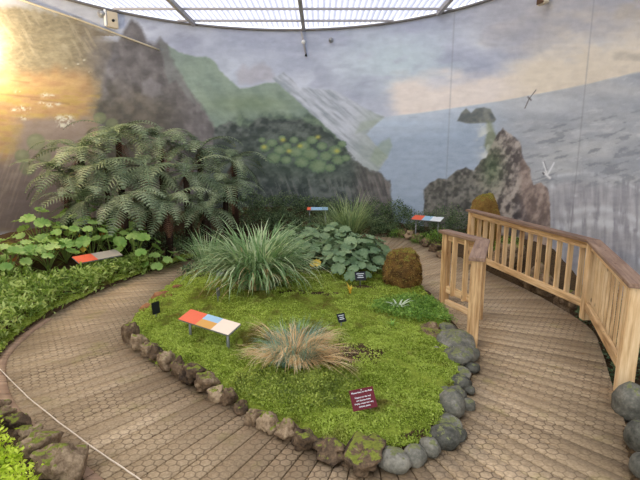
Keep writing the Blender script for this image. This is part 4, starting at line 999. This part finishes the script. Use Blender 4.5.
# ------------------------------------------------------------------ signs
def quadslab(name, c, th, mat, parent, base=None):
    """thin board from four corner points (world)"""
    c = [Vector(q) for q in c]; nrm = (c[1]-c[0]).cross(c[3]-c[0]).normalized(); L0 = Vector((base or parent).location)
    bm = bmesh.new(); a = [bm.verts.new(q-L0) for q in c]; b = [bm.verts.new(q-L0-nrm*th) for q in c]
    bm.faces.new(a); bm.faces.new(b[::-1])
    for s in range(4): bm.faces.new((a[s], b[s], b[(s+1) % 4], a[(s+1) % 4]))
    return link(name, bmesh_to(name, bm), mat, parent)
def lectern(x, y, z0, width, depth, yaw, rise, cols, label, legs=(.12, .88)):
    """low tilted reading panel; x,y,z0 = left end of lower edge, yaw = direction of lower edge"""
    u = Vector((math.cos(yaw), math.sin(yaw), 0)); v = Vector((-u.y, u.x, 0))*depth+Vector((0, 0, rise))
    o = Vector((x, y, z0)); c = o+u*width/2+v/2; g = hz(c.x, c.y)
    e = empty('information_panel', (c.x, c.y, g), label, 'information panel')
    f = [0]
    for w_, m_ in cols: f.append(f[-1]+w_)
    nrm = u.cross(v).normalized()
    bb = quadslab('backing_board', [o-nrm*.003, o+u*width-nrm*.003, o+u*width+v-nrm*.003, o+v-nrm*.003], .018, M['steel'], e)
    for i, (w_, m_) in enumerate(cols):
        a = o+u*width*f[i]; b = o+u*width*f[i+1]
        if m_ == 'split':
            q1 = quadslab('printed_face', [a, b, b+v*.55, a+v*.55], .003, M['porange'], bb, e); q1['label'] = 'orange brown lower half of the picture'
            q2 = quadslab('printed_face', [a+v*.55, b+v*.55, b+v, a+v], .003, M['pblue'], bb, e); q2['label'] = 'pale blue upper half of the picture'
        else:
            q1 = quadslab('printed_face', [a, b, b+v, a+v], .003, M[m_], bb, e); q1['label'] = {'pred': 'orange red section', 'pcream': 'cream section', 'pwhite': 'white section', 'pgrey': 'stone grey section', 'pblue': 'pale blue section'}[m_]
    for t in legs:
        b = o+u*width*t+v*.42-nrm*.02; gz = hz(b.x, b.y)-.03; L0 = Vector(e.location)
        tube('leg', [Vector((b.x, b.y, gz))-L0, Vector((b.x, b.y, b.z))-L0], .016, M['steel'], e)
    return e
M['porange'] = flat('ochre_print', (206,152,72), .45)
a = Vector(gp(178, 319, .33)); b = Vector(gp(228, 335, .33)); yaw = math.atan2(b.y-a.y, b.x-a.x)
lectern(a.x, a.y, .33, (b-a).length, .185, yaw, .065, [(.36, 'pred'), (.31, 'split'), (.33, 'pcream')], 'low three part information panel, orange red, picture and cream, on the mossy island')
a = Vector(at(79, 263, 7.3)); b = Vector(at(122, 250, 7.9)); yaw = math.atan2(b.y-a.y, b.x-a.x)
lectern(a.x, a.y, a.z, (b-a).length, .22, yaw, .07, [(.42, 'pred'), (.58, 'pgrey')], 'slanted orange and grey information panel among the round cabbage leaves')
a = Vector(at(411, 219, 11.3)); b = Vector(at(440, 225, 10.9)); yaw = math.atan2(b.y-a.y, b.x-a.x)
lectern(a.x, a.y, a.z, (b-a).length, .26, yaw, .07, [(.36, 'pred'), (.28, 'pblue'), (.36, 'pwhite')], 'orange, blue and white information panel by the far bend of the boardwalk')
a = Vector(at(307, 210, 11.9)); b = Vector(at(328, 210, 11.9))
lectern(a.x, a.y, a.z, (b-a).length, .2, 0, .05, [(.18, 'pred'), (.82, 'pblue')], 'small pale blue information panel with red end in the shrubs at the centre back')
def plantlabel(x, y, w, h, yaw, lab, mat='black', tilt=.5, zb=.10, text=True):
    p = gp(x, y, zb); g = hz(p[0], p[1]); e = empty('plant_label', (p[0], p[1], g), lab, 'plant label', None)
    s = F/(p[1]*cp+(CAMH-zb)*sp); W = w/s; Hh = h/s; zc = .14
    tube('stake', [(0, 0, -.04), (0, 0, zc)], .006, M['steel'], e, 6)
    u = Vector((math.cos(yaw), math.sin(yaw), 0)); v = Vector((-u.y*math.sin(tilt), u.x*math.sin(tilt), math.cos(tilt)))*Hh
    L = Vector(e.location); c = L+Vector((0, 0, zc)); nrm = u.cross(v).normalized(); c = c+nrm*.01
    cd_ = quadslab('card', [c-u*W/2-v/2, c+u*W/2-v/2, c+u*W/2+v/2, c-u*W/2+v/2], .006, M[mat], e)
    if text:
        for k, (t, ww) in enumerate(((.72, .7), (.5, .5), (.3, .6))):
            a = c-u*W/2*ww-v/2+v*t+nrm*.002; b = c+u*W/2*ww-v/2+v*t+nrm*.002
            q = quadslab('printed_line', [a, b, b+v*.07, a+v*.07], .001, M['pwhite'], cd_, e)
    return e
plantlabel(156, 316, 9, 12, 1.0, 'black plant label on a grey stake at the left of the island', text=False, tilt=.1, zb=.14)
plantlabel(218, 300, 6, 9, 1.3, 'small grey plant label on a thin stake in front of the huge tussock', 'steel', .1, .16, False)
plantlabel(341, 338, 9, 9, .5, 'black plant label with white print right of the half dried tussock', tilt=.6)
plantlabel(360, 290, 11, 9, .2, 'black plant label beside the pale yellow leaves', tilt=.5)
plantlabel(222, 284, 10, 8, .1, 'grey plant label half hidden under the left side of the huge tussock', 'steel', .6, .12)
plantlabel(373, 224, 8, 7, .0, 'pale blue plant label among the shrubs at the back', 'pblue', .5, .5, False)
# maroon sign with lettering
c0 = Vector(gp(363, 407, .17)); g = hz(c0.x, c0.y)
ms = empty('path_sign', (c0.x, c0.y, g), 'small maroon sign asking visitors to keep to the path, on the front moss', 'sign')
rz = .16; s = F/(c0.y*cp+(CAMH-.17)*sp); W = 24.5/s; Hh = .165
u = Vector((math.cos(rz), math.sin(rz)*.6, .17)).normalized(); n0 = Vector((-.03, -.72, .66)).normalized(); v = n0.cross(u).normalized(); n0 = u.cross(v)
cc_ = Vector((c0.x, c0.y, g+.13))
brd = quadslab('board', [cc_-u*W/2-v*Hh/2, cc_+u*W/2-v*Hh/2, cc_+u*W/2+v*Hh/2, cc_-u*W/2+v*Hh/2], .008, M['maroon'], ms)
for t in (-.3, .3):
    q = cc_+u*W*t-v*.02-n0*.014-Vector(ms.location); tube('stake', [Vector((q.x, q.y, -.04)), q], .006, M['steel'], ms, 6)
rotm = Matrix((u, v, n0)).transposed().to_4x4()
for k, (tx_, yy, sz) in enumerate((('Please keep to the Path', .049, .0235), ('Stepping on the bed', .010, .0215), ('will damage these', -.014, .0215), ('fragile, unique and very', -.038, .0215), ('delicate plants', -.062, .0215))):
    cu = bpy.data.curves.new('lettering', 'FONT'); cu.body = tx_; cu.size = sz*.76; cu.align_x = 'CENTER'; cu.extrude = .0006; cu.offset = .0002
    to = bpy.data.objects.new('lettering', cu); me = bpy.data.meshes.new_from_object(to); bpy.data.objects.remove(to)
    o = link('lettering', me, None, brd); me.materials.clear(); me.materials.append(M['pwhite'])
    mt = rotm.copy(); mt.translation = cc_+v*(yy)+n0*.0012-Vector(ms.location); o.matrix_local = mt; o['label'] = 'white lettering'
bm = bmesh.new(); bmesh.ops.create_cone(bm, cap_ends=True, segments=12, radius1=.005, radius2=.004, depth=.004)
o = link('screw', bmesh_to('screw', bm), M['white'], ms); o.location = cc_+v*(Hh/2-.012)+n0*.003-Vector(ms.location)
# rope on the boards
rp = [Vector(gp(x, y, .012)) for x, y in ((-40,338),(0,370),(28,398),(60,424),(95,450),(125,470),(142,482),(175,500))]
sm = []
for i in range(len(rp)-1):
    for t in range(6): sm.append(rp[i].lerp(rp[i+1], t/6)+Vector((math.sin(i*2+t)*.002, 0, .008)))
tag(tube('rope', sm, .006, M['rope'], seg=6), 'thin pale rope lying across the boardwalk at lower left', 'rope')
# ------------------------------------------------------------------ light
w = bpy.data.worlds.new('sky'); SC.world = w; w.use_nodes = True; nt = w.node_tree; nt.nodes.clear()
ow = nt.nodes.new('ShaderNodeOutputWorld'); bg = nt.nodes.new('ShaderNodeBackground'); nt.links.new(bg.outputs[0], ow.inputs[0])
bg.inputs[0].default_value = (.93, .96, 1, 1); bg.inputs[1].default_value = 1.5
sl = bpy.data.lights.new('sun', 'SUN'); sl.energy = 3.9; sl.angle = math.radians(22); sl.color = (1, .95, .87)
so = bpy.data.objects.new('sun', sl); COL.objects.link(so); so.rotation_euler = Vector((-.45, -.42, 1)).to_track_quat('Z', 'Y').to_euler()
pl_ = bpy.data.lights.new('added_glare_light', 'POINT'); pl_.energy = 260; pl_.color = (1, .80, .55); pl_.shadow_soft_size = .15  # added light without a fixture, makes the warm glare on the left wall
po = bpy.data.objects.new('added_glare_light', pl_); COL.objects.link(po); po.location = (-5.95, 8.9, 4.15)
SC.view_settings.view_transform = 'Standard'; SC.view_settings.look = 'None'; SC.view_settings.gamma = 1; SC.view_settings.use_curve_mapping = False
SC.view_settings.exposure = 0.5
